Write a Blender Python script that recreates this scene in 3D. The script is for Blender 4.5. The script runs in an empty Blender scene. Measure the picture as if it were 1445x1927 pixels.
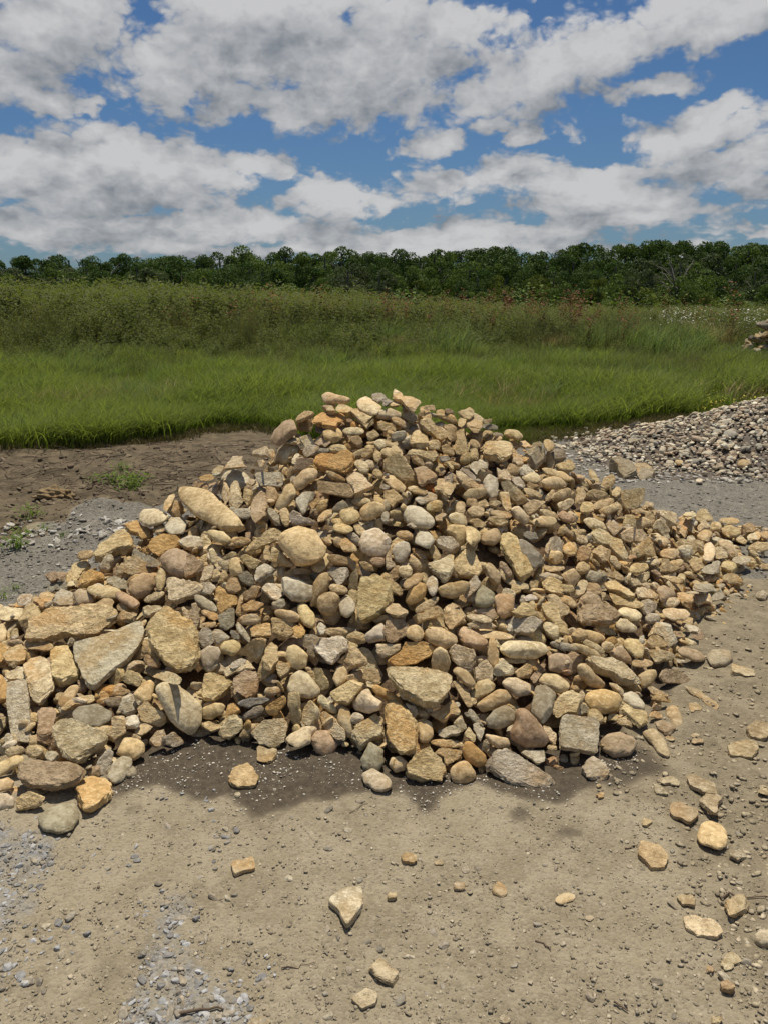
import bpy, math, random
import numpy as np
from mathutils import Vector, Matrix
R = math.radians
rng = np.random.default_rng(7)
random.seed(7)
SC = bpy.context.scene
COL = SC.collection

# ------------------------------------------------------------------ camera
F = 1448.0; CX = 722.5; CY = 963.5; PITCH = R(16.1); CAMZ = 1.6
cam_d = bpy.data.cameras.new('camera'); cam = bpy.data.objects.new('camera', cam_d); COL.objects.link(cam)
cam.location = (0, 0, CAMZ); cam.rotation_euler = (R(90) - PITCH, 0, 0)
cam_d.sensor_fit = 'VERTICAL'; cam_d.sensor_height = 24; cam_d.lens = F / 1927 * 24
cam_d.clip_start = .05; cam_d.clip_end = 8000
SC.camera = cam

# ------------------------------------------------------------------ light
SUN_EL = 71.0; SUN_AZ = 3.0                       # degrees, azimuth right of the viewing direction
sl = bpy.data.lights.new('sun', 'SUN'); sun = bpy.data.objects.new('sun', sl); COL.objects.link(sun)
sl.energy = 5.0; sl.angle = R(.53); sl.color = (1, .93, .80)
sd = Vector((math.sin(R(SUN_AZ)) * math.cos(R(SUN_EL)), math.cos(R(SUN_AZ)) * math.cos(R(SUN_EL)), math.sin(R(SUN_EL))))
sun.rotation_euler = sd.to_track_quat('Z', 'Y').to_euler()
SC.view_settings.view_transform = 'Standard'; SC.view_settings.look = 'None'
SC.view_settings.exposure = -.18; SC.view_settings.gamma = 1
SC.view_settings.use_curve_mapping = False
SC.cycles.max_bounces = 6; SC.cycles.diffuse_bounces = 3; SC.cycles.transparent_max_bounces = 4
SC.cycles.use_denoising = True

# node helper
class NT:
    def __init__(s, tree): s.t = tree; s.t.nodes.clear()
    def n(s, typ, ins=None, **kw):
        nd = s.t.nodes.new(typ)
        for k, v in kw.items(): setattr(nd, k, v)
        for k, v in (ins or {}).items():
            if hasattr(v, 'is_output') or isinstance(v, bpy.types.NodeSocket): s.t.links.new(v, nd.inputs[k])
            else: nd.inputs[k].default_value = v
        return nd
    def m(s, op, a, b=0.0, c=None, clamp=False):
        ins = {0: a, 1: b}
        if c is not None: ins[2] = c
        return s.n('ShaderNodeMath', ins, operation=op, use_clamp=clamp).outputs[0]
    def v(s, op, a, b=None):
        ins = {0: a}
        if b is not None: ins[1] = b
        nd = s.n('ShaderNodeVectorMath', ins, operation=op)
        return nd.outputs['Value'] if op in ('LENGTH', 'DOT_PRODUCT') else nd.outputs[0]
    def mr(s, x, a, b, c=0.0, d=1.0, smooth=True):
        return s.n('ShaderNodeMapRange', {0: x, 1: a, 2: b, 3: c, 4: d}, interpolation_type='SMOOTHSTEP' if smooth else 'LINEAR').outputs[0]
    def mix(s, f, a, b, blend='MIX'):
        nd = s.n('ShaderNodeMix', data_type='RGBA', blend_type=blend)
        for k, v in ((0, f), (6, a), (7, b)):
            if isinstance(v, bpy.types.NodeSocket): s.t.links.new(v, nd.inputs[k])
            else: nd.inputs[k].default_value = v if k == 0 or len(v) == 4 else (*v, 1)
        return nd.outputs[2]
    def noise(s, vec, scale, detail=3, rough=.55, dist=0.0):
        return s.n('ShaderNodeTexNoise', {'Vector': vec, 'Scale': scale, 'Detail': detail, 'Roughness': rough, 'Distortion': dist}).outputs[0]

# ------------------------------------------------------------------ sky with clouds
def px_azel(px, py):
    dx, dy = (px - CX) / F, (CY - py) / F
    x, y, z = dx, math.cos(PITCH) + dy * math.sin(PITCH), -math.sin(PITCH) + dy * math.cos(PITCH)
    return math.atan2(x, y), math.atan2(z, math.hypot(x, y))
CLOUDS = [  # px, py, rx, ry, tilt of the cloud banks as they stand over the field
 (90,50,230,110,0),(40,140,120,55,0),(110,208,42,26,10),(168,204,24,22,0),(290,150,95,42,5),(440,95,190,105,0),
 (640,110,300,110,5),(620,195,180,52,0),(860,60,95,60,10),(520,0,330,45,0),(1010,145,185,70,-8),(1130,100,160,66,-15),
 (1260,55,190,55,-15),(1420,10,130,50,-20),(1240,165,85,24,-10),(820,266,80,20,-10),(930,230,36,18,-20),(974,248,22,14,0),
 (1350,240,190,46,-12),(1385,185,55,26,-15),(1420,300,140,40,-5),(240,312,300,62,3),(40,330,130,55,0),(470,312,90,28,5),
 (200,372,240,42,0),(610,368,135,34,0),(830,352,95,36,-3),(960,335,130,40,-3),(1110,332,150,42,0),(1190,375,240,36,-3),
 (1350,328,150,44,0),(350,425,460,36,0),(90,432,190,48,0),(870,445,380,30,-2),(1160,410,260,24,-5),(1430,434,60,12,0),
 (600,470,900,20,0)]
wg = bpy.data.node_groups.new('cloud density', 'ShaderNodeTree')
wg.interface.new_socket('Dir', in_out='INPUT', socket_type='NodeSocketVector')
wg.interface.new_socket('Lift', in_out='INPUT', socket_type='NodeSocketFloat')
wg.interface.new_socket('Density', in_out='OUTPUT', socket_type='NodeSocketFloat')
g = NT(wg)
gi = g.n('NodeGroupInput'); go = g.n('NodeGroupOutput')
sp = g.n('ShaderNodeSeparateXYZ', {0: gi.outputs[0]})
X, Y, Z = sp.outputs
az = g.m('ARCTAN2', X, Y); el0 = g.m('ARCSINE', Z)
el = g.m('ADD', el0, gi.outputs[1])
ae = g.n('ShaderNodeCombineXYZ', {0: az, 1: el, 2: 0.0}).outputs[0]
# cloud layer coordinates: a flat sheet seen in perspective, squeezed towards the horizon
zz = g.m('ADD', g.m('MAXIMUM', g.m('SINE', el), 0.0), .16)
pl = g.n('ShaderNodeCombineXYZ', {0: g.m('DIVIDE', X, zz), 1: g.m('DIVIDE', g.m('MULTIPLY', Y, 1.0), zz), 2: 0.0}).outputs[0]
ele = g.n('ShaderNodeCombineXYZ', {0: g.m('MULTIPLY', az, 6.0), 1: g.m('MULTIPLY', g.m('POWER', g.m('MAXIMUM', el, 0.001), .8), 8.5), 2: 3.3}).outputs[0]
warp = g.n('ShaderNodeTexNoise', {'Vector': ele, 'Scale': 1.6, 'Detail': 4.0, 'Roughness': .6}).outputs['Color']
aew = g.v('ADD', ae, g.v('MULTIPLY', g.v('SUBTRACT', warp, (.5, .5, .5)), (.13, .055, 0)))
acc = None
for (px, py, rx, ry, rot) in CLOUDS:
    a, e = px_azel(px, py)
    sx = rx / F * 1.0 * (1.15 if ry > 20 else 1); sy = ry / F * 1.15
    mp = g.n('ShaderNodeMapping', {'Vector': aew, 'Location': (a, e, 0), 'Rotation': (0, 0, -R(rot)), 'Scale': (sx, sy, 1)}, vector_type='TEXTURE').outputs[0]
    d = g.m('SUBTRACT', 1.0, g.v('LENGTH', mp))
    acc = d if acc is None else g.m('SMOOTH_MAX', acc, d, .12)
lown = g.noise(pl, .9, 2)
outm = g.m('MAXIMUM', g.mr(g.m('ABSOLUTE', az), .5, .7), g.m('MAXIMUM', g.mr(el, .33, .45), g.mr(Y, .1, -.1)))
outf = g.mr(lown, .40, .66, -.7, .8, False)
field = g.n('ShaderNodeMix', {0: outm, 2: g.m('MAXIMUM', acc, -1.0), 3: outf}).outputs[0]
n1 = g.noise(ele, 2.2, 7, .62, .25)
n2 = g.noise(pl, 2.4, 5, .6)
elw = g.v('ADD', ele, g.v('MULTIPLY', g.v('SUBTRACT', warp, (.5, .5, .5)), (.5, .5, .5)))
def puff(sc, ft='F1'): return g.m('SUBTRACT', .45, g.n('ShaderNodeTexVoronoi', {'Vector': elw, 'Scale': sc}, feature=ft).outputs['Distance'])
pf = g.m('ADD', g.m('MULTIPLY', puff(3.2, 'SMOOTH_F1'), .75), g.m('ADD', g.m('MULTIPLY', puff(7.5), .42), g.m('MULTIPLY', puff(17.0), .2)))
nn = g.m('ADD', g.m('MULTIPLY', g.m('SUBTRACT', n1, .5), 1.5), g.m('ADD', pf, g.m('MULTIPLY', g.m('SUBTRACT', n2, .5), .3)))
den = g.m('ADD', field, nn)
wg.links.new(den, go.inputs[0])

w = bpy.data.worlds.new('World'); SC.world = w; w.use_nodes = True
W = NT(w.node_tree)
out = W.n('ShaderNodeOutputWorld')
sky = W.n('ShaderNodeTexSky', sky_type='NISHITA', sun_disc=False, sun_elevation=R(SUN_EL), sun_rotation=R(SUN_AZ), altitude=200, air_density=1.0, dust_density=.6, ozone_density=3.0)
tc = W.n('ShaderNodeTexCoord').outputs['Generated']
def dens(lift):
    nd = W.n('ShaderNodeGroup'); nd.node_tree = wg
    w.node_tree.links.new(tc, nd.inputs[0]); nd.inputs[1].default_value = lift
    return nd.outputs[0]
d0 = dens(0.0); d1 = dens(.040); 
zc = W.n('ShaderNodeSeparateXYZ', {0: tc}).outputs[2]
alpha = W.m('MULTIPLY', W.mr(d0, .05, .45), .97)
alpha = W.m('MULTIPLY', alpha, W.mr(zc, -.01, .02))
# thin where little cloud lies above (sunlit tops), grey where much cloud lies above (bases)
lit = W.mr(W.m('SUBTRACT', d0, d1), -.8, .95, smooth=False)
thick = W.mr(d1, .2, 1.5)
SKY_LIT = (6.9, 6.9, 6.95); SKY_BASE = (1.9, 2.2, 2.6)
shade = W.m('MULTIPLY', W.m('SUBTRACT', 1.0, W.m('MULTIPLY', thick, .7)), 1.0)
shade = W.m('ADD', W.m('MULTIPLY', shade, .24), W.m('MULTIPLY', lit, .85), clamp=True)
cc = W.mix(shade, SKY_BASE, SKY_LIT)
skyc = W.mix(1.0, sky.outputs[0], (.38, .54, .70), 'MULTIPLY')
# pale band of far haze near the horizon, all round
skyc = W.mix(W.mr(zc, .22, .0, 0.0, .3), skyc, (1.6, 2.4, 3.3))
bgc = W.mix(alpha, skyc, cc)
bg = W.n('ShaderNodeBackground', {'Color': bgc, 'Strength': .095})
w.node_tree.links.new(bg.outputs[0], out.inputs[0])
w.cycles.sampling_method = 'MANUAL'; w.cycles.sample_map_resolution = 512

# ------------------------------------------------------------------ helpers
def prop(o, label=None, cat=None, group=None, kind=None):
    if label: o['label'] = label
    if cat: o['category'] = cat
    if group: o['group'] = group
    if kind: o['kind'] = kind
    return o
def link(name, me, mat=None, parent=None):
    o = bpy.data.objects.new(name, me); COL.objects.link(o)
    if mat is not None and me is not None and not me.materials: me.materials.append(mat)
    if parent is not None: o.parent = parent
    return o
def mesh_np(name, V, faces, col=None, smooth=True, attrs=None, sharp=None):
    """faces: (n,3) or (n,4) int array"""
    me = bpy.data.meshes.new(name); V = np.asarray(V, np.float32); faces = np.asarray(faces, np.int32)
    n, k = faces.shape
    me.vertices.add(len(V)); me.vertices.foreach_set('co', V.ravel())
    me.loops.add(n * k); me.loops.foreach_set('vertex_index', faces.ravel())
    me.polygons.add(n); me.polygons.foreach_set('loop_start', np.arange(0, n * k, k, dtype=np.int32))
    if smooth: me.polygons.foreach_set('use_smooth', np.ones(n, bool))
    if col is not None:
        a = me.color_attributes.new('col', 'FLOAT_COLOR', 'POINT')
        c = np.ones((len(V), 4), np.float32); c[:, :3] = col; a.data.foreach_set('color', c.ravel())
    for an, av in (attrs or {}).items():
        a = me.attributes.new(an, 'FLOAT', 'POINT'); a.data.foreach_set('value', np.asarray(av, np.float32))
    me.update(calc_edges=True)
    if sharp is not None:
        V0 = V[faces[:, 0]]; nrm = np.cross(V[faces[:, 1]] - V0, V[faces[:, 2]] - V0)
        nrm /= np.linalg.norm(nrm, axis=1, keepdims=True) + 1e-12
        ne = len(me.edges); ev = np.empty(ne * 2, np.int32); me.edges.foreach_get('vertices', ev); ev = np.sort(ev.reshape(-1, 2), 1)
        N = len(V); key = ev[:, 0].astype(np.int64) * N + ev[:, 1]
        fe = np.sort(np.stack([faces, np.roll(faces, -1, 1)], 2).reshape(-1, 2), 1); fk = fe[:, 0].astype(np.int64) * N + fe[:, 1]
        fi = np.repeat(np.arange(n), k); o = np.argsort(fk, kind='stable'); fks, fis = fk[o], fi[o]
        a = np.searchsorted(fks, key, 'left'); b = np.minimum(a + 1, len(fks) - 1)
        cosang = (nrm[fis[a]] * nrm[fis[b]]).sum(1)
        at = me.attributes.new('sharp_edge', 'BOOLEAN', 'EDGE'); at.data.foreach_set('value', cosang < math.cos(R(sharp)))
    return me
def ico(sub):
    t = (1 + 5 ** .5) / 2
    V = [(-1, t, 0), (1, t, 0), (-1, -t, 0), (1, -t, 0), (0, -1, t), (0, 1, t), (0, -1, -t), (0, 1, -t), (t, 0, -1), (t, 0, 1), (-t, 0, -1), (-t, 0, 1)]
    V = [Vector(v).normalized() for v in V]
    Fc = [(0,11,5),(0,5,1),(0,1,7),(0,7,10),(0,10,11),(1,5,9),(5,11,4),(11,10,2),(10,7,6),(7,1,8),(3,9,4),(3,4,2),(3,2,6),(3,6,8),(3,8,9),(4,9,5),(2,4,11),(6,2,10),(8,6,7),(9,8,1)]
    for _ in range(sub):
        mid = {}; F2 = []
        def mp(a, b):
            k = (min(a, b), max(a, b))
            if k not in mid: V.append(((V[a] + V[b]) / 2).normalized()); mid[k] = len(V) - 1
            return mid[k]
        for a, b, c in Fc:
            ab, bc, ca = mp(a, b), mp(b, c), mp(c, a); F2 += [(a, ab, ca), (b, bc, ab), (c, ca, bc), (ab, bc, ca)]
        Fc = F2
    return np.array([tuple(v) for v in V]), np.array(Fc)
ICO = {k: ico(k) for k in (0, 1, 2, 3, 4)}
camp = np.array([0, 0, CAMZ]); fw = np.array([0, math.cos(PITCH), -math.sin(PITCH)]); up = np.array([0, math.sin(PITCH), math.cos(PITCH)])
def ray(px, py):
    d = fw + np.array([(px - CX) / F, 0, 0]) + up * ((CY - py) / F); return d / np.linalg.norm(d)
def ground_pt(px, py, z=0.0):
    d = ray(px, py); t = (z - CAMZ) / d[2]; return camp + d * t
def project(P):
    q = P - camp; zz = q @ fw
    return np.stack([CX + F * q[..., 0] / zz, CY - F * (q @ up) / zz], -1)
def vnoise(x, y, seed, f):
    r = np.random.default_rng(seed); o = np.zeros_like(x)
    for k in range(6):
        a = r.uniform(0, 2 * math.pi); ff = f * r.uniform(.6, 1.7); p = r.uniform(0, 6.28)
        o = o + np.sin((x * math.cos(a) + y * math.sin(a)) * ff + p + 1.3 * np.sin((x * math.sin(a) - y * math.cos(a)) * ff * .7 + p * 2))
    return o / 3.5

# ------------------------------------------------------------------ the heap's outline: ridge line and both feet
ridge = [(-2.6,3.3,0.0),(-2.1,3.5,.06),(-1.75,3.6,.14),(-1.57,3.65,.21),(-1.33,3.75,.35),(-1.0,3.85,.52),(-.5,3.9,.80),(-.28,3.92,.99),(0,3.95,1.03),(.25,3.95,1.0),(.55,4.0,.88),(.9,4.15,.73),(1.4,4.45,.46),(1.9,4.75,.19),(2.7,5.0,.03)]
footpx = [(-420,1400),(-330,1500),(-200,1560),(-90,1560),(60,1540),(200,1480),(350,1400),(500,1420),(640,1430),(760,1475),(900,1470),(1060,1470),(1230,1400),(1330,1240),(1440,1120)]
foot = [ground_pt(*p) for p in footpx]
back = [(x + .0, y + .35 + 1.25 * z, -.02) for x, y, z in ridge]
GX0, GX1, GY0, GY1, GS = -3.4, 3.6, 1.2, 6.8, .02
gx = np.arange(GX0, GX1, GS); gy = np.arange(GY0, GY1, GS)
HG = np.full((len(gy), len(gx)), -.05)
def raster(a, b, c):
    a, b, c = map(np.asarray, (a, b, c)); P = np.stack([a, b, c])
    i0, i1 = int((P[:, 0].min() - GX0) / GS), int((P[:, 0].max() - GX0) / GS) + 2; j0, j1 = int((P[:, 1].min() - GY0) / GS), int((P[:, 1].max() - GY0) / GS) + 2
    i0 = max(i0, 0); j0 = max(j0, 0); i1 = min(i1, len(gx)); j1 = min(j1, len(gy))
    if i1 <= i0 or j1 <= j0: return
    xx, yy = np.meshgrid(gx[i0:i1], gy[j0:j1])
    dt = (b[1] - c[1]) * (a[0] - c[0]) + (c[0] - b[0]) * (a[1] - c[1])
    if abs(dt) < 1e-9: return
    l1 = ((b[1] - c[1]) * (xx - c[0]) + (c[0] - b[0]) * (yy - c[1])) / dt; l2 = ((c[1] - a[1]) * (xx - c[0]) + (a[0] - c[0]) * (yy - c[1])) / dt
    l3 = 1 - l1 - l2; ins = (l1 >= -1e-6) & (l2 >= -1e-6) & (l3 >= -1e-6)
    z = l1 * a[2] + l2 * b[2] + l3 * c[2]; sub = HG[j0:j1, i0:i1]; sub[ins] = np.maximum(sub[ins], z[ins])
def loft(A, B, prof):
    K = 8; prev = None
    for a, b in zip(A, B):
        a, b = np.array(a, float), np.array(b, float); row = []
        for k in range(K + 1):
            t = k / K; p = a + (b - a) * t; p[2] = b[2] + (a[2] - b[2]) * prof(t); row.append(p)
        if prev:
            for k in range(K): raster(prev[k], prev[k + 1], row[k]); raster(prev[k + 1], row[k + 1], row[k])
        prev = row
loft(ridge, foot, lambda t: (1 - t) ** .92 * (1 + .12 * math.sin(math.pi * t)))
loft(ridge, back, lambda t: 1 - t)
for _ in range(5):
    Hp = np.pad(HG, 1, 'edge'); HG = (Hp[:-2, 1:-1] + Hp[2:, 1:-1] + Hp[1:-1, :-2] + Hp[1:-1, 2:] + 2 * HG) / 6
def H(x, y):
    fx = np.clip((np.asarray(x) - GX0) / GS, 0, len(gx) - 1.001); fy = np.clip((np.asarray(y) - GY0) / GS, 0, len(gy) - 1.001)
    i = fx.astype(int); j = fy.astype(int); a = fx - i; b = fy - j
    return np.maximum((HG[j, i] * (1 - a) + HG[j, i + 1] * a) * (1 - b) + (HG[j + 1, i] * (1 - a) + HG[j + 1, i + 1] * a) * b, 0)
def hnormal(x, y):
    e = .06; n = np.array([-(H(x + e, y) - H(x - e, y)) / (2 * e), -(H(x, y + e) - H(x, y - e)) / (2 * e), 1.0]); return n / np.linalg.norm(n)
def hit(px, py):
    d = ray(px, py); t = np.arange(1.2, 12, .01); P = camp + d * t[:, None]; h = H(P[:, 0], P[:, 1])
    k = np.nonzero(P[:, 2] <= h)[0]
    if len(k) == 0: k = [len(t) - 1]
    p = P[k[0]]
    onheap = h[k[0]] > .01 or p[2] > .01
    # rays that just miss the ridge: take the closest point to the crest instead
    if not onheap:
        e_ = max(k[0], 1); gap = (P[:, 2] - h)[:e_]; m = (h > .05)[:e_]
        if m.any() and gap[m].min() < .12:
            q = np.nonzero(m)[0][np.argmin(gap[m])]; return P[q], True
        return ground_pt(px, py), False
    return p, True

# ------------------------------------------------------------------ terrain
def terrain(x, y):
    base = np.zeros_like(x)
    s = np.clip((y - 17) / 40, 0, 1); s = s * s * (3 - 2 * s)
    side = np.clip(-x / 22, -1, 1.0)
    base += s * (.30 * side - .45)
    s2 = np.clip((y - 60) / 110, 0, 1); base -= s2 * s2 * (3 - 2 * s2) * 5.0
    s3 = np.clip((y - 215) / 130, 0, 1); base += s3 * s3 * (3 - 2 * s3) * 9
    base += .02 * vnoise(x, y, 3, 1.1) * np.clip((y - 1) / 3, 0, 1) * np.clip(y, 0, 4) / 4
    mud = np.clip((-x - .6) / 1, 0, 1) * np.clip((y - 4.4) / .8, 0, 1) * np.clip((8.2 - y) / .8, 0, 1)
    base += mud * (.06 + .035 * vnoise(x, y, 8, 5) + .02 * vnoise(x, y, 9, 14))
    return base
def axis(lo, hi, st, far, g=1.16):
    a = list(np.arange(lo, hi + 1e-6, st)); s = st; x = hi
    while x < far[1]: s *= g; x += s; a.append(x)
    s = st; x = lo; b = []
    while x > far[0]: s *= g; x -= s; b.append(x)
    return np.array(b[::-1] + a)
xs = axis(-3.2, 4.6, .02, (-3000, 3000)); ys = axis(1.0, 7.6, .02, (-300, 5000), 1.13)
XX, YY = np.meshgrid(xs, ys); ZZ = terrain(XX, YY)
near = np.clip((9 - YY) / 4, 0, 1) * np.clip((7 - np.abs(XX)) / 2, 0, 1)
def poly_mask(pts, jit=.05, seed=1, blur=2):
    P = np.array([ground_pt(a, b)[:2] for a, b in pts]); x = XX + jit * vnoise(XX, YY, seed, 9) + .4 * jit * vnoise(XX, YY, seed + 50, 31); y = YY + jit * vnoise(XX, YY, seed + 20, 9) + .4 * jit * vnoise(XX, YY, seed + 70, 33)
    ins = np.zeros(x.shape, bool); n = len(P)
    for i in range(n):
        x1, y1 = P[i]; x2, y2 = P[(i + 1) % n]
        if y1 == y2: continue
        c = ((y1 > y) != (y2 > y)) & (x < (x2 - x1) * (y - y1) / (y2 - y1) + x1); ins ^= c
    m = ins.astype(float)
    for _ in range(blur):
        Mp = np.pad(m, 1, 'edge'); m = (Mp[:-2, 1:-1] + Mp[2:, 1:-1] + Mp[1:-1, :-2] + Mp[1:-1, 2:] + m) / 5
    return m
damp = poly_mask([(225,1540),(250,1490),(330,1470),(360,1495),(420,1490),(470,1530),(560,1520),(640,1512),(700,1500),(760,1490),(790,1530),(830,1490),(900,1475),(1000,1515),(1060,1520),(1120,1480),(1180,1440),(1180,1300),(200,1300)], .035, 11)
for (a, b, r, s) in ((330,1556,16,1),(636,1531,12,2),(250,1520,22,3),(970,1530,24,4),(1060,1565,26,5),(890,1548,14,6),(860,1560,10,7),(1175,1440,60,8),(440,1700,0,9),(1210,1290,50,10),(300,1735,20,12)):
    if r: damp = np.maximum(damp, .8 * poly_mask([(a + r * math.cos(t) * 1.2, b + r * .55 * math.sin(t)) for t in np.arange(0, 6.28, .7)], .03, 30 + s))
gravel = poly_mask([(-900,1500),(20,1530),(95,1585),(60,1650),(75,1720),(0,1780),(-900,1800)], .05, 14, 4)
gravel = np.maximum(gravel, poly_mask([(300,1690),(400,1700),(360,1790),(460,1850),(430,2000),(180,2000),(260,1880),(270,1790)], .08, 15, 5) * .8)
gravel = np.maximum(gravel, poly_mask([(-900,1760),(60,1800),(40,1880),(120,2000),(-900,2100)], .08, 16, 5) * .8)
darkg = poly_mask([(-1500,1500),(-1500,1010),(40,1020),(150,960),(420,935),(900,830),(1020,812),(1120,790),(1230,780),(1600,770),(2600,770),(2600,960),(1445,1075),(1330,1110),(1100,1200),(200,1200),(0,1300)], .08, 17, 4)
mud = poly_mask([(-1500,1030),(-60,1030),(60,1020),(150,968),(300,960),(460,935),(620,905),(700,830),(520,795),(420,800),(300,832),(150,842),(-100,850),(-1500,870)], .09, 18, 4)
olive = poly_mask([(1190,1330),(1290,1180),(1420,1060),(1900,1050),(2500,1500),(2500,1927),(1445,1900),(1330,1700),(1260,1560),(1130,1500)], .09, 19, 9)
grassm = poly_mask([(-6000,600),(-2500,905),(-100,868),(60,858),(150,842),(300,828),(420,800),(520,800),(640,840),(900,835),(1000,822),(1100,798),(1230,778),(1445,768),(2600,760),(9000,600)], .10, 20, 3)
grassm = np.maximum(grassm, (YY > 11).astype(float))
darkg = darkg * (1 - mud); 
ZZ += near * (.004 * vnoise(XX, YY, 21, 20) + .0025 * vnoise(XX, YY, 22, 60) + .0016 * vnoise(XX, YY, 23, 130))
ZZ += near * olive * (.01 * vnoise(XX, YY, 24, 12) + .006 * vnoise(XX, YY, 25, 45))
ny, nx = XX.shape
idx = np.arange(ny * nx).reshape(ny, nx)
quads = np.stack([idx[:-1, :-1], idx[:-1, 1:], idx[1:, 1:], idx[1:, :-1]], -1).reshape(-1, 4)
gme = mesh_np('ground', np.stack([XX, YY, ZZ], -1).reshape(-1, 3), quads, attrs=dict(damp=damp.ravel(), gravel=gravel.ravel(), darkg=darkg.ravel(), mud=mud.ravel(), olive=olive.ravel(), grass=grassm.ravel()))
def mat(name):
    m = bpy.data.materials.new(name); m.use_nodes = True; t = NT(m.node_tree); o = t.n('ShaderNodeOutputMaterial'); return m, t, o
def princ(t, o, col, rough=.9, bump=None, bs=.5, bd=.01, spec=.3, nrm=None):
    ins = {'Base Color': col, 'Roughness': rough, 'Specular IOR Level': spec}
    if bump is not None:
        ins['Normal'] = t.n('ShaderNodeBump', {'Height': bump, 'Strength': bs, 'Distance': bd}).outputs[0]
    p = t.n('ShaderNodeBsdfPrincipled', ins); t.t.links.new(p.outputs[0], o.inputs[0]); return p
gm, t, o = mat('packed earth')
pos = t.n('ShaderNodeTexCoord').outputs['Object']
at = lambda n: t.n('ShaderNodeAttribute', attribute_name=n).outputs['Fac']
nL = t.noise(pos, 1.3, 4, .6); nM = t.noise(pos, 7, 5, .65); nF = t.noise(pos, 42, 5, .7); nG = t.noise(pos, 210, 4, .8)
vor = t.n('ShaderNodeTexVoronoi', {'Vector': pos, 'Scale': 120.0, 'Randomness': 1.0}); vo2 = t.n('ShaderNodeTexVoronoi', {'Vector': pos, 'Scale': 34.0, 'Randomness': 1.0})
tan_ = t.mix(t.mr(nL, .35, .65), (.262, .214, .138), (.345, .286, .188)); nK = t.noise(t.v('ADD', pos, (7.3, 2.1, 0)), 2.1, 5, .68); tan_ = t.mix(t.m('MULTIPLY', t.mr(nK, .52, .64), .5), tan_, (.195, .16, .107)); tan_ = t.mix(t.mr(nM, .38, .66), tan_, (.375, .313, .212))
tan_ = t.mix(t.m('MULTIPLY', t.mr(nF, .5, .72), .55), tan_, (.22, .18, .12))
grit = t.n('ShaderNodeSeparateColor', {0: vor.outputs['Color']}).outputs[0]
tan_ = t.mix(t.m('MULTIPLY', t.mr(grit, .55, 1.0), .35), tan_, (.40, .345, .255))
tan_ = t.mix(t.m('MULTIPLY', t.mr(grit, .35, 0.0), .4), tan_, (.18, .152, .108))
cg = t.mix(grit, (.15, .145, .13), (.36, .355, .35)); cg = t.mix(t.mr(nM, .35, .6), cg, (.33, .285, .205))
dg = t.mix(t.mr(nF, .3, .7), (.12, .108, .085), (.235, .212, .17)); dg = t.mix(t.m('MULTIPLY', t.mr(nM, .5, .65), .6), dg, (.29, .26, .205)); dg = t.mix(t.m('MULTIPLY', t.mr(grit, .6, 1.0), .5), dg, (.34, .315, .27)); dg = t.mix(t.m('MULTIPLY', t.mr(grit, .3, 0.0), .5), dg, (.09, .083, .07))
md = t.mix(t.mr(nM, .35, .65), (.085, .064, .038), (.175, .135, .082)); md = t.mix(t.m('MULTIPLY', t.mr(nF, .5, .7), .5), md, (.22, .175, .11))
ol = t.mix(t.mr(nF, .3, .7), (.19, .156, .10), (.295, .242, .16)); ol = t.mix(t.m('MULTIPLY', t.mr(nM, .45, .65), .7), ol, (.345, .285, .19))
gr = t.mix(t.mr(nM, .3, .7), (.028, .045, .009), (.055, .07, .02))
def edge(a, w=.25): return t.mr(t.m('ADD', a, t.m('MULTIPLY', t.m('SUBTRACT', nF, .5), .9)), .5 - w, .5 + w)
c = t.mix(edge(at('olive')), tan_, ol); c = t.mix(edge(at('gravel')), c, cg); c = t.mix(edge(at('darkg')), c, dg); c = t.mix(edge(at('mud')), c, md)
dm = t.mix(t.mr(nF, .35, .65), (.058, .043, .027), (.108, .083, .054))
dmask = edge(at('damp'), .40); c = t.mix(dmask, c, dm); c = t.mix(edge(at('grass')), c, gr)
hgt = t.m('ADD', t.m('MULTIPLY', nF, 1.0), t.m('ADD', t.m('MULTIPLY', vor.outputs[0], -1.6), t.m('ADD', t.m('MULTIPLY', vo2.outputs[0], -.9), t.m('MULTIPLY', nG, 1.3))))
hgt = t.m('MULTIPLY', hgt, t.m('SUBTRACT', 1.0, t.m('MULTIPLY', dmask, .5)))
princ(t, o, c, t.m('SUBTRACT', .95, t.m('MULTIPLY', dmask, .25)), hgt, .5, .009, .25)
gob = link('ground', gme, gm); prop(gob, 'ground of tan dirt, damp soil, dark gravel and mud', kind='structure')

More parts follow.
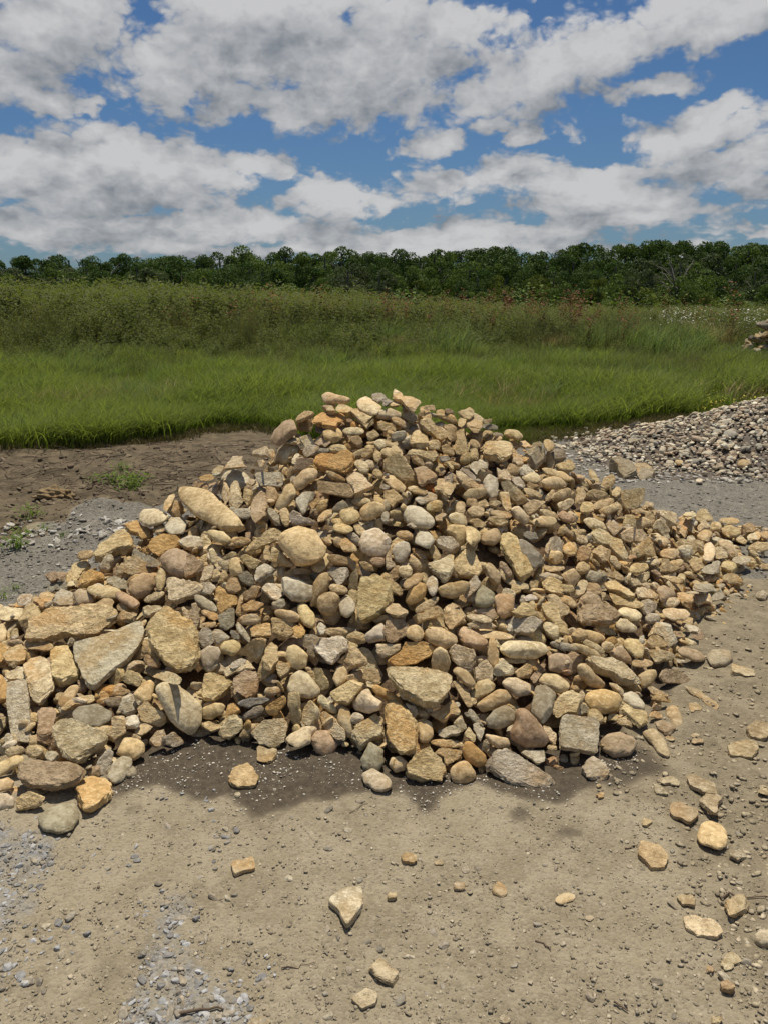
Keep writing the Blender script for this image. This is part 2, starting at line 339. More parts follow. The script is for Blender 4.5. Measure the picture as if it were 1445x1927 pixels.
# ------------------------------------------------------------------ stone material
def stone_mat(name, rocky):
    m, t, o = mat(name)
    col = t.n('ShaderNodeAttribute', attribute_name='col').outputs['Color']
    oi = t.n('ShaderNodeObjectInfo'); rnd = oi.outputs['Random']
    p = t.v('ADD', t.n('ShaderNodeTexCoord').outputs['Object'], t.n('ShaderNodeCombineXYZ', {0: t.m('MULTIPLY', rnd, 91.0), 1: t.m('MULTIPLY', rnd, 47.0), 2: t.m('MULTIPLY', rnd, 23.0)}).outputs[0])
    a = t.noise(p, 7, 5, .62, .4); b = t.noise(p, 24, 6, .7, .3); f = t.noise(p, 95, 4, .75); md_ = t.noise(p, 52, 4, .7); z = t.noise(p, 4, 2)
    lay = t.noise(t.v('MULTIPLY', p, (1.0, 1.0, 5.5)), 11, 4, .6, .6)
    c = t.mix(t.mr(a, .35, .68), t.mix(1.0, col, (.78, .72, .62), 'MULTIPLY'), t.mix(1.0, col, (1.18, 1.17, 1.15), 'MULTIPLY'))
    c = t.mix(t.m('MULTIPLY', t.mr(b, .50, .64), .75 if rocky else .5), c, t.mix(1.0, col, (1.45, 1.45, 1.45), 'MULTIPLY'))
    c = t.mix(t.m('MULTIPLY', t.mr(b, .46, .30), .55), c, t.mix(1.0, col, (.52, .42, .30), 'MULTIPLY'))
    c = t.mix(t.m('MULTIPLY', t.mr(z, .52, .66), .6 if rocky else .35), c, t.mix(1.0, col, (1.05, .76, .44), 'MULTIPLY'))
    c = t.mix(t.m('MULTIPLY', t.mr(f, .62, .75), .45), c, t.mix(1.0, col, (1.5, 1.5, 1.5), 'MULTIPLY'))
    c = t.mix(t.m('MULTIPLY', t.mr(f, .38, .27), .6), c, t.mix(1.0, col, (.5, .45, .38), 'MULTIPLY'))
    c = t.mix(t.m('MULTIPLY', t.mr(md_, .52, .62), .6), c, t.mix(1.0, col, (1.42, 1.42, 1.42), 'MULTIPLY'))
    c = t.mix(t.m('MULTIPLY', t.mr(md_, .47, .38), .55), c, t.mix(1.0, col, (.58, .50, .38), 'MULTIPLY'))
    if rocky:
        c = t.mix(t.m('MULTIPLY', t.mr(lay, .55, .62), .3), c, t.mix(1.0, col, (.7, .6, .48), 'MULTIPLY'))
        h = t.m('ADD', t.m('MULTIPLY', b, 1.0), t.m('ADD', t.m('MULTIPLY', lay, .5), t.m('MULTIPLY', f, .35)))
        h = t.m('ADD', h, t.m('MULTIPLY', md_, .6)); princ(t, o, c, .9, h, .9, .018, .25)
    else:
        h = t.m('ADD', t.m('MULTIPLY', b, .55), t.m('MULTIPLY', f, .3)); h = t.m('ADD', h, t.m('MULTIPLY', a, .5))
        h = t.m('ADD', h, t.m('MULTIPLY', md_, .35)); princ(t, o, c, .84, h, .7, .010, .3)
    return m
M_ROCK = stone_mat('rough sandstone', True); M_COB = stone_mat('river-worn sandstone', False)
PAL0 = dict(t=(.44,.33,.195), p=(.56,.465,.31), g=(.385,.355,.295), G=(.20,.185,.16), b=(.33,.215,.115), r=(.31,.212,.148), o=(.46,.27,.09),
           O=(.52,.20,.06), y=(.53,.395,.20), n=(.215,.205,.155), w=(.58,.52,.41), N=(.20,.22,.225))
MEAN = np.array([.56, .44, .245]); KEEP = dict(t=.42, p=.65, g=.66, G=.8, b=.5, r=.66, o=.75, O=1, y=.5, n=.8, w=.75, N=.9)
PAL = {k: np.array(v) * KEEP[k] * 1.14 + 1.1 * MEAN * (1 - KEEP[k]) for k, v in PAL0.items()}
def colour(code, r):
    c = np.array(PAL[code]); c = c * r.uniform(.88, 1.12) * (1 + r.uniform(-.022, .022, 3)); return np.clip(c, .03, .8)

def radial_target(rec, th):
    """distance from the centre to the outline (in photo pixels) for the angles th"""
    if rec['k'] == 'E':
        L, Wd, an = rec['L'] / 2, rec['W'] / 2, R(rec['an']); p = 2.0 if rec['sh'] in 'rf' else 2.7
        a = np.abs(np.cos(th - an)) / L; b = np.abs(np.sin(th - an)) / Wd; rr = (a ** p + b ** p) ** (-1 / p)
        if rec['sh'] in 'as':
            r = np.random.default_rng(rec['id'])
            for _ in range(5):
                q = r.uniform(0, 2 * math.pi); s = r.uniform(.72, .95) * ((np.abs(math.cos(q - an)) / L) ** p + (np.abs(math.sin(q - an)) / Wd) ** p) ** (-1 / p)
                cc = np.cos(th - q); rr = np.where(cc > .05, np.minimum(rr, s / np.maximum(cc, .05)), rr)
        else:
            r = np.random.default_rng(rec['id']); rr = rr * (1 + .09 * np.cos(th - r.uniform(0, 6.28)) + .05 * np.cos(3 * th - r.uniform(0, 6.28)) + .03 * np.cos(4 * th - r.uniform(0, 6.28)))
        return rr
    P = np.array(rec['pts']) - np.array([rec['cx'], rec['cy']]); d = np.stack([np.cos(th), np.sin(th)], -1)
    best = np.full(len(th), 0.0)
    for i in range(len(P)):
        a, b = P[i], P[(i + 1) % len(P)]; e = b - a
        den = d[:, 0] * e[1] - d[:, 1] * e[0]; den = np.where(np.abs(den) < 1e-9, 1e-9, den)
        tt = (a[0] * e[1] - a[1] * e[0]) / den; uu = (a[0] * d[:, 1] - a[1] * d[:, 0]) / den
        ok = (tt > 0) & (uu >= -.001) & (uu <= 1.001); best = np.where(ok, np.maximum(best, tt), best)
    m = best[best > 0].mean() if (best > 0).any() else 5; best = np.where(best <= 0, m, best)
    k = 3 if rec['sh'] in 'rf' else 1
    for _ in range(k): best = (np.roll(best, 1) + best + np.roll(best, -1)) / 3 if len(best) > 8 else best
    return best
NTH = 108; TH = np.arange(NTH) * 2 * math.pi / NTH
def interp(tab, th): 
    x = (th % (2 * math.pi)) / (2 * math.pi) * NTH; i = x.astype(int) % NTH; f = x - np.floor(x); return tab[i] * (1 - f) + tab[(i + 1) % NTH] * f
def stone_shape(rec, seed, sub, P0, n, kh):
    """vertices of one stone lying in the plane through P0 with normal n; its seen outline follows the photographed one"""
    r = np.random.default_rng(seed); D, Fc = ICO[sub]; sh = rec['sh']
    e1 = np.cross(n, [0, 0, 1.0]); e1 = e1 if np.linalg.norm(e1) > .05 else np.array([1.0, 0, 0])
    e1 = np.array([1.0, 0, 0]) - n * n[0]; e1 /= np.linalg.norm(e1); e2 = np.cross(n, e1)
    tab = radial_target(rec, TH); base = project(P0[None])[0]; eps = .01
    J = np.stack([(project((P0 + eps * e1)[None])[0] - base) / eps, (project((P0 + eps * e2)[None])[0] - base) / eps], 1)
    phi = np.arctan2(D[:, 1], D[:, 0]); cb = np.hypot(D[:, 0], D[:, 1]); sb = D[:, 2]
    dp = J @ np.stack([np.cos(phi), np.sin(phi)]); sc = np.hypot(dp[0], dp[1]); ti = np.arctan2(dp[1], dp[0])
    pm = math.sqrt(abs(np.linalg.det(J))); area = .5 * np.sum(tab ** 2) * 2 * math.pi / NTH
    if rec['k'] == 'E': mn = rec['W'] / 2
    else: mn = math.sqrt(area / math.pi) * .8
    pn = project((P0 + n * .01)[None])[0] - base; vs = np.hypot(*pn) / .01
    pxm = F / ((P0 - camp) @ fw); h = kh * mn / pxm
    kk = {'r': (.92, .95), 'f': (.85, .9), 'a': (.55, .6), 's': (.25, .45)}[sh]
    cbp = cb ** kk[0]; sbp = np.sign(sb) * np.abs(sb) ** kk[1]
    # lumps
    lf = np.zeros(len(D)); 
    for _ in range(4): k = r.normal(size=3) * 2.2; lf += np.cos(D @ k + r.uniform(0, 6.28))
    mf = np.zeros(len(D)); 
    for _ in range(6): k = r.normal(size=3) * 6.5; mf += np.cos(D @ k + r.uniform(0, 6.28))
    hf = np.zeros(len(D))
    for _ in range(8): k = r.normal(size=3) * 15; hf += np.cos(D @ k + r.uniform(0, 6.28))
    amp = {'r': (.018, .006, .002), 'f': (.018, .006, .002), 'a': (.028, .012, .006), 's': (.012, .006, .003)}[sh]
    disp = 1 + amp[0] * lf + amp[1] * mf + amp[2] * hf
    cuts = []
    nc = {'r': r.integers(1, 4), 'f': 0, 'a': r.integers(5, 9), 's': r.integers(1, 3)}[sh]
    if sh in 'as' and rec['A'] > 2200: nc = min(nc, 3)
    for _ in range(nc):
        q = r.normal(size=3); q[2] *= .8; q /= np.linalg.norm(q); cuts.append((q, (r.uniform(.62, .86) if rec['A'] < 2200 else r.uniform(.80, .95)) if sh == 'a' else r.uniform(.78, .94)))
    topz = r.uniform(.55, .8); tilt = r.normal(size=2) * .12
    corr = np.ones(NTH); off = np.zeros(2)
    tw, tc_ = None, rec
    ctr = np.array([rec['cx'], rec['cy']])
    for it in range(4):
        rho = interp(tab * corr, ti) / sc
        L = np.stack([np.cos(phi) * rho * cbp, np.sin(phi) * rho * cbp, h * sbp], 1) * disp[:, None]
        S = np.array([np.median(rho), np.median(rho), h])
        U = L / S
        for q, dd in cuts:
            sup = (U @ q).max(); x = U @ q - sup * dd; U = U - np.outer(np.maximum(x, 0), q)
        if sh in 'as':                                       # a flat, slightly tilted broken face
            x = U[:, 2] - (topz + U[:, 0] * tilt[0] + U[:, 1] * tilt[1]); U[:, 2] -= np.maximum(x, 0) * .93
            x = -U[:, 2] - topz; U[:, 2] += np.maximum(x, 0) * .9
        L = U * S
        if sh in 'as': L *= (1 + .012 * hf * amp[2] / .009)[:, None]
        Wp = P0 + off[0] * e1 + off[1] * e2 + L[:, :1] * e1 + L[:, 1:2] * e2 + L[:, 2:] * n
        q = project(Wp)
        mid = (q.max(0) + q.min(0)) / 2; tm = ctr + np.array([((tab * np.cos(TH)).max() + (tab * np.cos(TH)).min()) / 2, ((tab * np.sin(TH)).max() + (tab * np.sin(TH)).min()) / 2])
        if it == 3: break
        err = tm - mid; off = off + np.linalg.solve(J, err) * .9
        q = q - ctr + err; rr = np.hypot(q[:, 0], q[:, 1]); tt = np.arctan2(q[:, 1], q[:, 0]); NB = 36; b = np.floor((tt % (2 * math.pi)) / (2 * math.pi) * NB + .5).astype(int) % NB
        pr = np.zeros(NB); np.maximum.at(pr, b, rr); tb = np.array([tab[np.arange(3 * q_ - 1, 3 * q_ + 2) % NTH].max() for q_ in range(NB)])
        rt = np.where(pr > 0, tb / np.maximum(pr, 1e-6), 1); rt = (np.roll(rt, 1) + 2 * rt + np.roll(rt, -1)) / 4; x_ = np.arange(NTH) / 3.0; ratio = np.interp(x_, np.arange(NB + 1), np.append(rt, rt[0]))
        fq = np.fft.rfft(corr * ratio ** .9); fq[4:] = 0; corr = np.clip(np.fft.irfft(fq, NTH), .5, 1.6)
    return Wp, Fc

# stones read from the photograph, tile by tile (@ tile corner, scale): colour, shape, then outline points or centre, length, width, tilt
TRACE = """@ 361 720
t r 155 965 600 195 34
p a P 245,660 270,610 330,550 395,570 395,640 330,650
g r 335 725 225 150 10
p a P 205,730 260,725 290,800 285,880 265,920 230,870 205,800
p a P 300,745 355,750 380,870 380,940 310,955 280,920 295,840
b a 422 867 160 80 85
t s 95 718 165 48 -4
r a 70 785 130 68 5
t r 155 862 190 70 30
g a 208 660 110 60 -30
p a P 475,580 490,530 550,505 620,580 600,590
p s 520 606 190 40 2
y s 600 614 140 48 2
b s 590 670 370 68 4
g s P 475,700 500,672 680,675 705,720 690,790 520,785
r r P 590,450 620,360 700,285 770,275 800,370 740,430 640,485
b a P 770,285 850,210 940,225 900,270 790,310
t a P 780,325 900,255 920,300 910,360 830,375
p a P 690,410 760,405 820,385 845,430 800,470 700,460
p r P 635,580 650,500 720,450 810,470 805,530 740,610 660,625
p a 872 450 140 95 60
o a P 905,340 920,250 960,225 1140,240 1180,290 1160,320 1110,330 1040,250
G s P 935,375 930,320 1050,245 1100,290 1120,340 1010,390
y r 1067 402 148 120 0
p r 1225 365 175 62 0
t r P 975,100 1020,70 1210,120 1215,145 1150,160 1000,160
t s P 1110,75 1200,50 1310,55 1360,110 1240,120
t a 1042 190 112 80 0
p r P 1240,150 1290,100 1350,120 1440,190 1400,240 1350,250 1250,200
t a P 1060,200 1130,165 1230,200 1400,310 1390,340 1310,330 1220,260 1080,230
g a 1410 122 120 80 0
t s 1390 75 120 45 5
g a P 830,520 880,460 980,490 940,530 900,560 850,555
G a 985 515 150 48 0
r a 985 450 120 62 10
t r 1110 500 140 75 5
o a P 915,600 930,545 1100,530 1180,500 1235,560 1225,650 1150,705 1050,690 920,640
b a 1250 450 130 80 45
t a 1362 393 112 66 -25
b a 1325 535 105 75 0
y r 1345 490 80 40 0
p r 1415 465 90 75 0
r a P 770,660 780,590 830,550 915,590 915,630 790,695
t r 855 727 240 112 -38
b r 1075 705 160 62 28
b s P 900,750 930,735 1200,765 1240,800 1230,860 1180,870 960,830 905,790
p a P 1160,740 1240,660 1380,780 1330,820 1250,860 1200,780
p r 1285 640 130 88 45
p r 1345 618 85 65 40
t r P 625,940 680,830 720,755 780,780 795,840 740,920 680,970 640,965
b r P 560,780 630,790 660,860 610,930 560,920
r a P 440,960 470,860 540,810 590,900 560,1000 500,1075 460,1040
g f 395 990 150 84 3
g a P 785,880 830,830 940,815 900,900 850,995 800,960
b a 932 905 215 56 -58
y a 978 930 190 68 -52
p r 1005 1005 140 62 -35
g a P 1065,950 1130,880 1190,940 1120,990
y r 1190 1003 158 120 0
t r 1280 897 138 68 0
t r 1365 960 205 130 -20
g a P 565,985 600,935 660,1000 680,1075 640,1080
t r 705 1012 150 74 82
g a P 730,960 790,970 860,1020 940,1040 940,1075 760,1080
y r 1122 1055 150 70 10
p a 456 755 58 55 0
g a 170 800 80 90 0
w s 775 580 100 40 -50
t r 1400 555 62 88 0
y r 1405 690 90 60 40
@ 722 720
p a P 45,75 100,65 280,150 270,190 210,215 190,180 60,120
G a 25 150 70 60 0
t a 85 162 90 55 0
b a 160 180 60 75 0
p r P -60,220 50,190 150,240 130,280 20,285 -80,260
g r 192 250 130 80 35
p r 125 305 160 55 28
p a 20 335 150 95 5
b r 318 235 110 70 50
t s 350 190 120 38 0
t r P 385,215 430,200 540,260 560,300 530,315 450,290 395,255
G a 490 220 80 46 10
t a P 545,240 640,185 690,230 640,280 580,260
p a P 620,300 650,240 700,230 755,270 740,350 700,380 630,350
t a 590 305 65 105 0
t s 785 290 82 32 -10
G f 800 335 122 45 10
t r 770 385 100 48 -5
g r 860 395 80 38 15
p r 830 422 130 50 0
t a P 240,290 330,265 480,390 485,440 410,450 330,390 255,330
b a P 430,330 520,310 550,350 545,430 490,460 460,380
b a P 545,360 590,350 615,420 600,470 540,490
b a P 510,490 570,420 620,430 640,520 580,550 530,530
b r 695 405 120 85 50
t r 690 465 90 55 40
b r 675 518 140 58 65
y a P 190,460 215,380 250,350 340,420 340,480 290,500 200,480
t a 380 475 100 86 0
g r 120 405 120 86 -20
t r 70 480 175 54 20
t a P 430,520 460,455 510,490 535,545 470,540
t a P 160,540 200,500 400,530 425,560 350,605 250,570
b a 255 590 125 66 50
G a 455 575 90 56 0
y r 630 570 95 84 0
t a P 735,560 750,450 900,430 980,480 960,560 860,610 800,580
y r 980 395 150 74 15
t a 990 470 170 48 25
p a 1060 465 100 56 20
p a P 960,590 980,520 1040,560 1045,620 1000,640
g a P 1050,560 1120,470 1210,500 1215,590 1140,670 1090,620
p r 1238 470 100 72 45
b r 1245 590 140 62 80
G r 1310 555 128 106 0
n a 1150 470 100 48 0
t a P 1280,640 1300,610 1410,575 1440,640 1390,690 1320,675
t a P 0,590 30,540 110,530 160,560 275,770 250,790 170,770 0,660
t r P -10,660 60,690 150,770 180,815 130,830 60,800 0,740
y r 45 530 150 80 5
r a P 220,650 290,625 390,680 400,750 330,760 270,790
O a P 290,790 320,765 400,765 415,800 400,835
t a P 370,760 430,720 530,790 520,850 460,880 400,850
t r 255 815 155 54 15
g f P 220,880 330,815 405,850 400,890 280,920
y r 380 935 130 86 -15
b a P 0,810 90,810 145,850 130,900 60,950 10,900
p r 15 930 62 105 10
g r 12 1020 60 100 0
y r 92 980 90 45 0
g r 265 1020 255 165 25
t r 580 950 115 72 85
p a P 520,660 600,680 740,790 770,830 700,800 610,810 560,740
G s 650 690 220 56 30
g a P 650,620 720,580 780,620 760,660 670,680
g r P 740,750 790,680 860,730 860,850 800,880 760,820
t f P 595,850 640,800 770,790 770,850 700,880 620,875
b a 660 905 110 66 0
b a 745 915 90 66 0
t a 840 915 100 62 0
t a P 860,830 940,820 960,960 910,970 880,900
p a P 870,740 960,750 1070,860 1050,920 960,910 900,800
p a P 840,640 950,680 960,740 870,730
g a 1000 750 130 76 40
b r 960 660 110 86 20
w a 1072 670 130 95 20
p r 1108 720 150 82 5
b a 1110 780 140 52 5
t r 1130 840 160 52 25
t r 1270 755 190 98 3
t r 1290 690 260 62 20
t r 1255 855 90 66 -50
t r 1350 840 160 76 -25
p a P 1295,960 1320,900 1410,870 1440,900 1360,970
t a P 1040,930 1120,880 1220,900 1150,960 1090,1020 1060,980
p r P 945,950 1000,925 1060,970 1100,1050 1060,1075 980,1030
b f 870 990 160 54 10
t a 690 975 150 95 -20
t a 860 1045 290 76 12
p r 560 1040 150 106 35
b a 690 1055 130 56 15
t r 1250 995 140 58 25
t r 1200 1045 190 84 0
r r 1370 1015 160 76 25
g a 420 1010 100 76 0
@ 1084 810
t r 135 355 140 50 58
b r 235 400 150 86 -50
t r 295 460 80 68 0
t f 150 485 160 84 5
t r 205 555 180 72 -20
t r 238 600 150 56 -25
b a 320 600 140 44 -75
y a 75 580 110 84 10
t a P 0,420 40,430 75,490 30,560 -10,560
t s P 290,530 340,450 520,430 500,540 430,610 350,600
p a 550 560 110 40 5
t f 510 605 150 44 3
t r P 350,720 360,640 410,630 465,690 440,750 370,750
t r 500 700 110 78 0
b f 550 665 130 60 60
p a P 580,620 650,595 760,630 750,690 720,740 650,700
p a P 570,740 600,670 660,680 705,760 660,800
b a 800 740 120 84 70
t a 830 700 190 80 65
w r 880 700 62 46 0
p r 860 635 80 50 0
t a 955 650 130 110 20
p a 960 720 110 80 0
t r 960 795 112 84 0
t r 1050 725 100 76 0
y r 1170 765 146 94 12
t f 1145 682 150 48 3
b a 1300 740 120 78 20
p a 1335 795 120 60 0
p a 1420 790 72 60 0
t f 1370 880 180 80 -5
t s 1250 830 100 48 20
p a P 75,770 160,730 340,830 400,960 380,1010 330,980 240,900 100,840
p r P 40,670 120,655 210,700 230,760 100,740
g a P 210,700 300,680 340,740 290,795 240,770
p a P 300,800 400,725 500,750 540,800 470,850 360,840
t a P 390,920 540,810 600,890 590,940 470,960 400,950
t a P 110,910 180,860 265,915 230,990 170,995
t r 290 1000 130 58 55
y r 475 1040 150 84 -8
y r 40 1040 100 95 0
b a 60 930 110 125 0
p r P 530,790 600,770 720,840 660,880 570,830
t a P 730,860 750,820 950,830 960,870 870,960 790,870
t r 705 925 150 80 0
w r 820 920 110 118 0
p r 585 990 100 58 0
t a P 620,1080 640,970 680,965 770,1060 770,1080
t r 750 1010 110 68 -10
p r P 945,990 960,860 1010,840 1050,890 1040,970 980,1000
p a P 1050,960 1050,870 1130,910 1120,970
t r 1140 900 190 100 50
g f 1240 980 140 60 5
y r 1145 1030 130 88 20
g a P 945,1080 960,1030 1060,975 1085,1000 1060,1080
b a 900 1025 130 60 5
b a 1420 1030 90 50 5
p a 40 820 92 68 0
@ 0 910
p r 1160 145 170 52 -48
t a 1268 145 170 62 -60
t a 1330 195 130 120 0
p r P 1040,240 1090,190 1190,190 1280,245 1250,290 1130,335 1060,290
o a P 950,310 990,270 1160,360 1160,400 1080,430 1020,390 960,370
t a 1200 340 95 95 0
g r P 1240,350 1270,260 1330,235 1400,260 1410,300 1390,380 1280,385
o a P 1090,490 1140,420 1230,375 1360,380 1380,460 1330,510 1200,560
y a P 690,580 730,490 830,400 940,330 1000,400 1020,500 900,540 760,600
g r P 740,640 800,545 850,530 860,580 830,660 780,680
b a 650 540 130 70 -5
y a P 485,720 560,610 640,560 695,620 640,690 550,770 500,755
r a P 345,690 370,665 515,665 490,720 380,750
G a P 340,810 400,740 500,735 520,790 430,810 360,830
o a P 575,790 620,690 710,640 790,700 800,740 680,785
g a P 790,740 870,690 960,740 970,800 900,800
t a P 930,600 1010,530 1180,640 1160,690 1000,700 940,670
t a 920 645 130 90 -40
G a P 1010,520 1090,505 1200,560 1200,630 1100,590
r r P 1200,560 1270,495 1380,490 1460,580 1510,640 1460,700 1370,720 1280,690 1220,620
g a P 1345,450 1400,390 1520,400 1540,470 1470,510 1380,490
b r P 970,830 980,730 1080,670 1160,680 1180,760 1130,840 1040,875
t r 1215 715 180 80 -82
p r 1170 850 170 62 -25
p a P 1255,720 1300,705 1520,750 1560,800 1480,860 1340,910 1270,890
r r 975 885 220 80 30
p a P 1065,960 1110,915 1240,930 1230,960 1140,1010 1080,1000
t r 790 815 270 100 8
g r P 550,830 600,790 680,810 735,880 670,915 590,920
g a P 400,880 430,810 530,800 560,860 580,920 450,935
b a P 700,915 800,860 860,880 860,930 740,940
b a 930 930 110 80 20
b a 960 1000 200 80 0
g a 200 880 140 100 0
b a 310 890 180 60 40
t a 355 850 120 90 0
p s P -40,950 30,930 190,940 180,1020 60,1040 -40,1010
y a P 115,1080 175,1010 190,930 270,900 330,990 250,1070
t a P 120,1081 330,990 420,920 700,920 910,930 900,1000 850,1090 750,1140 430,1180 200,1200
p a 1410 990 150 60 75
t a P 1180,960 1350,960 1400,1050 1380,1100 1290,1050
@ 361 985
t r 215 100 190 90 20
b r 380 135 130 70 0
y a P 390,195 560,60 640,30 690,70 650,130 500,200 410,225
y r P 650,120 700,50 780,15 950,60 1010,190 1000,260 900,320 790,320 720,240 660,180
b a P 540,240 560,160 590,180 590,260 560,280
t a P 575,260 620,185 660,190 660,300 630,330
p r P 650,210 700,240 780,320 760,335 670,320 645,270
y r 970 300 170 120 -50
b s 765 362 250 48 0
t a 300 240 160 40 -20
y r 333 333 150 115 75
p r 245 315 100 60 60
p a P 60,450 100,320 170,320 170,380 120,440
p r P 130,200 160,180 195,240 185,320 145,300
y a P 360,250 400,230 540,290 500,330 470,355 400,310
g a P 470,400 490,340 540,300 640,340 560,410 490,450
G a P 345,400 400,350 460,400 480,460 430,475 370,430
t a 195 400 60 140 0
b a 235 410 55 160 5
b r 318 478 120 125 0
g a P 25,500 60,450 140,440 180,465 160,540 60,540
o a P 170,490 200,470 350,560 350,610 290,650 210,690 175,590
t a P 500,450 560,385 630,390 650,450 520,480
w s P 520,490 560,450 680,455 720,525 650,580 600,575
g a P 600,600 690,560 710,620 650,660
g r P 665,440 710,400 790,405 950,490 930,550 860,600 760,590 690,520
t r P 885,640 915,450 960,385 1020,360 1045,420 1030,500 960,590 910,635
g a P 1020,330 1160,330 1190,380 1140,440 1130,470 1060,430
b a P 1060,270 1100,245 1220,280 1230,320 1190,370 1150,325 1060,320
b a P 1080,130 1110,80 1180,120 1250,190 1230,220 1140,210
t r 1115 140 100 90 70
y r 1130 35 150 75 10
t s 1010 35 130 40 -5
t r 1260 45 130 60 45
g r 1230 118 130 66 45
w r P 1255,160 1290,60 1380,30 1445,60 1500,120 1490,200 1440,260 1330,245 1270,210
r r 1405 295 110 75 5
t a 1320 325 170 60 15
y a P 1250,730 1240,600 1260,440 1290,390 1420,390 1500,450 1520,560 1480,660 1400,710 1310,760
t a P 1180,470 1200,370 1240,335 1255,400 1245,530 1200,510
t r 1110 500 145 78 10
b r 1030 612 165 190 20
g r P 1105,640 1110,580 1170,530 1235,600 1230,670 1170,715 1120,690
t a P 385,560 400,520 490,460 520,500 500,550 430,585
b a P 370,630 440,585 530,590 545,610 490,660 380,670
t r P 330,680 360,560 400,520 400,580 370,640 380,710
y r 872 700 205 110 62
b r 720 690 210 80 15
p r 450 725 170 85 -3
y a P 595,715 620,710 760,730 785,820 740,870 640,880 605,800
y a P 445,800 470,770 595,745 600,865 450,855
o a 815 810 80 110 0
g r 97 600 215 75 33
p a P 0,590 40,640 65,680 50,770 20,790 -20,700
b r 140 690 150 50 20
r a P -60,260 0,240 90,300 95,350 30,400 -60,400
n a P 200,690 290,640 325,635 325,770 260,810 210,790
g a P 45,830 100,780 150,800 170,900 100,940 50,920
p r 130 765 130 50 -15
g r P 140,830 170,800 220,800 300,870 230,900 190,920
G a 330 845 160 40 45
g r 390 820 160 50 55
y r 292 935 155 120 0
g r P 50,980 110,925 200,925 225,970 200,1040 150,1095 90,1090
p a P -40,800 40,800 50,900 40,1000 -40,1060
p a P 350,990 400,920 500,855 560,870 555,960 510,1060 430,1010
g s 370 1050 170 60 -25
y a P 520,1075 560,950 600,890 650,940 655,1030 600,1110
g a P 800,860 870,835 980,850 960,960 960,1020 900,1100 870,940 810,900
y r P 705,1000 720,930 770,910 830,940 880,1000 870,1080 800,1110 740,1080
w a P 895,870 1140,845 1185,880 1180,940 1060,1070 1020,1050 940,970
b r 1095 815 170 66 0
t r 1240 862 160 90 10
g r P 1295,850 1360,790 1430,745 1470,790 1460,880 1330,905
t a P 1135,1060 1170,940 1220,920 1260,950 1330,1040 1300,1075 1150,1100
w a 975 800 70 100 10
@ 722 985
g r P 60,210 80,160 150,130 195,150 200,220 150,295 90,290
p a P 20,220 50,215 60,280 90,310 75,340 20,345
t r 165 92 130 70 10
g r P 230,110 270,60 340,65 385,120 350,190 290,180 235,150
b a P 340,190 370,160 400,190 430,250 400,285 365,270
w a P 385,130 430,95 520,100 560,150 565,215 520,230 420,190
b a 270 230 190 60 50
y r P 455,55 500,10 600,10 640,60 620,150 560,180 510,90
y r P 610,20 680,30 735,80 720,140 660,180 620,130
t a 660 170 90 80 20
b r 800 110 160 120 -25
y a P 865,90 920,60 980,70 1010,170 1080,280 1130,420 1080,450 1000,400 920,280 870,180
G r P 985,140 1010,110 1100,150 1200,260 1190,310 1120,350 1040,280 1000,200
G a 1110 95 130 80 20
g a P 1200,200 1260,100 1310,95 1370,180 1350,230 1260,240
y r 1275 250 150 105 5
y r 1400 190 110 100 40
t f 1282 332 155 55 0
p a P 310,320 450,250 540,240 530,330 490,430 450,450 400,400
y a P 495,380 520,290 600,195 680,200 740,330 720,400 600,420
t r 820 385 190 90 62
r r 915 340 150 50 55
g r P 1160,390 1220,365 1350,400 1340,430 1200,430
y a P 1190,430 1230,390 1320,420 1360,520 1310,545 1200,500
t r 1400 410 130 140 40
t r 1380 495 120 60 20
t r 235 305 145 70 60
b a 95 360 135 62 -52
p r 165 360 110 100 0
b r 220 437 180 80 -30
b a P -20,370 30,380 150,520 120,555 40,510 -40,450
o r P 160,590 190,480 260,435 320,460 315,550 250,605 190,615
w r 365 475 150 88 85
b f P 395,490 480,450 600,430 655,455 620,520 520,570 430,550
g a P 600,550 640,430 690,395 740,450 690,520 640,550
n r P 680,600 700,500 750,465 830,520 835,600 780,635 700,635
r r P 820,560 850,530 960,530 985,570 970,690 900,720 850,690
t s 1035 475 270 60 18
y a 990 500 100 66 15
p a 940 540 130 90 30
w a 1090 565 110 60 5
t a 100 655 200 100 10
t f P 230,640 320,580 410,545 410,580 330,670 240,680
y a P 205,710 400,630 450,640 440,690 260,755 210,740
t a P 450,640 500,600 560,615 620,700 580,760 500,800 460,750
r a P 0,770 40,700 130,700 200,780 160,860 50,900 0,860
t r 235 820 140 120 20
y a 400 745 150 80 10
r r P 660,660 760,625 830,630 850,700 820,740 740,700
p f 715 715 200 56 10
p f 735 770 190 48 3
t r P 300,820 340,780 430,780 550,850 560,900 480,950 400,930 330,890
r r P 530,800 590,770 700,820 790,890 780,940 700,955 590,920
t f 820 835 340 66 8
g a P 880,740 1000,700 1150,705 1195,760 1140,820 1040,850 940,830
G s 1100 690 150 42 -2
y a P 980,620 1060,600 1180,680 1235,740 1200,770 1150,700 980,690
y a P 1180,640 1220,570 1270,590 1400,820 1370,880 1250,760
t a P 1220,540 1280,525 1400,660 1380,700 1310,690 1240,600
t r 1385 590 150 70 30
p r 1265 810 150 100 50
p a 1310 875 130 50 5
p r P 860,920 900,890 1060,880 1200,900 1250,950 1220,1000 1060,1030 940,1010 880,970
g r 1350 925 200 60 12
p a P -60,910 120,905 130,950 60,1000 -40,1010
o s P 20,1030 130,960 150,900 290,885 385,950 370,990 240,1060 80,1080
t r P 355,1050 370,960 420,925 480,960 505,1060 470,1140 410,1170 365,1120
p a P 480,950 540,910 680,950 690,1000 670,1120 600,1110 530,1050
y r 820 970 230 82 85
r r P 1235,1000 1290,975 1380,985 1425,1050 1410,1130 1330,1130 1240,1110
t f 980 1030 180 46 3
@ 1084 1060
g r 130 100 130 90 5
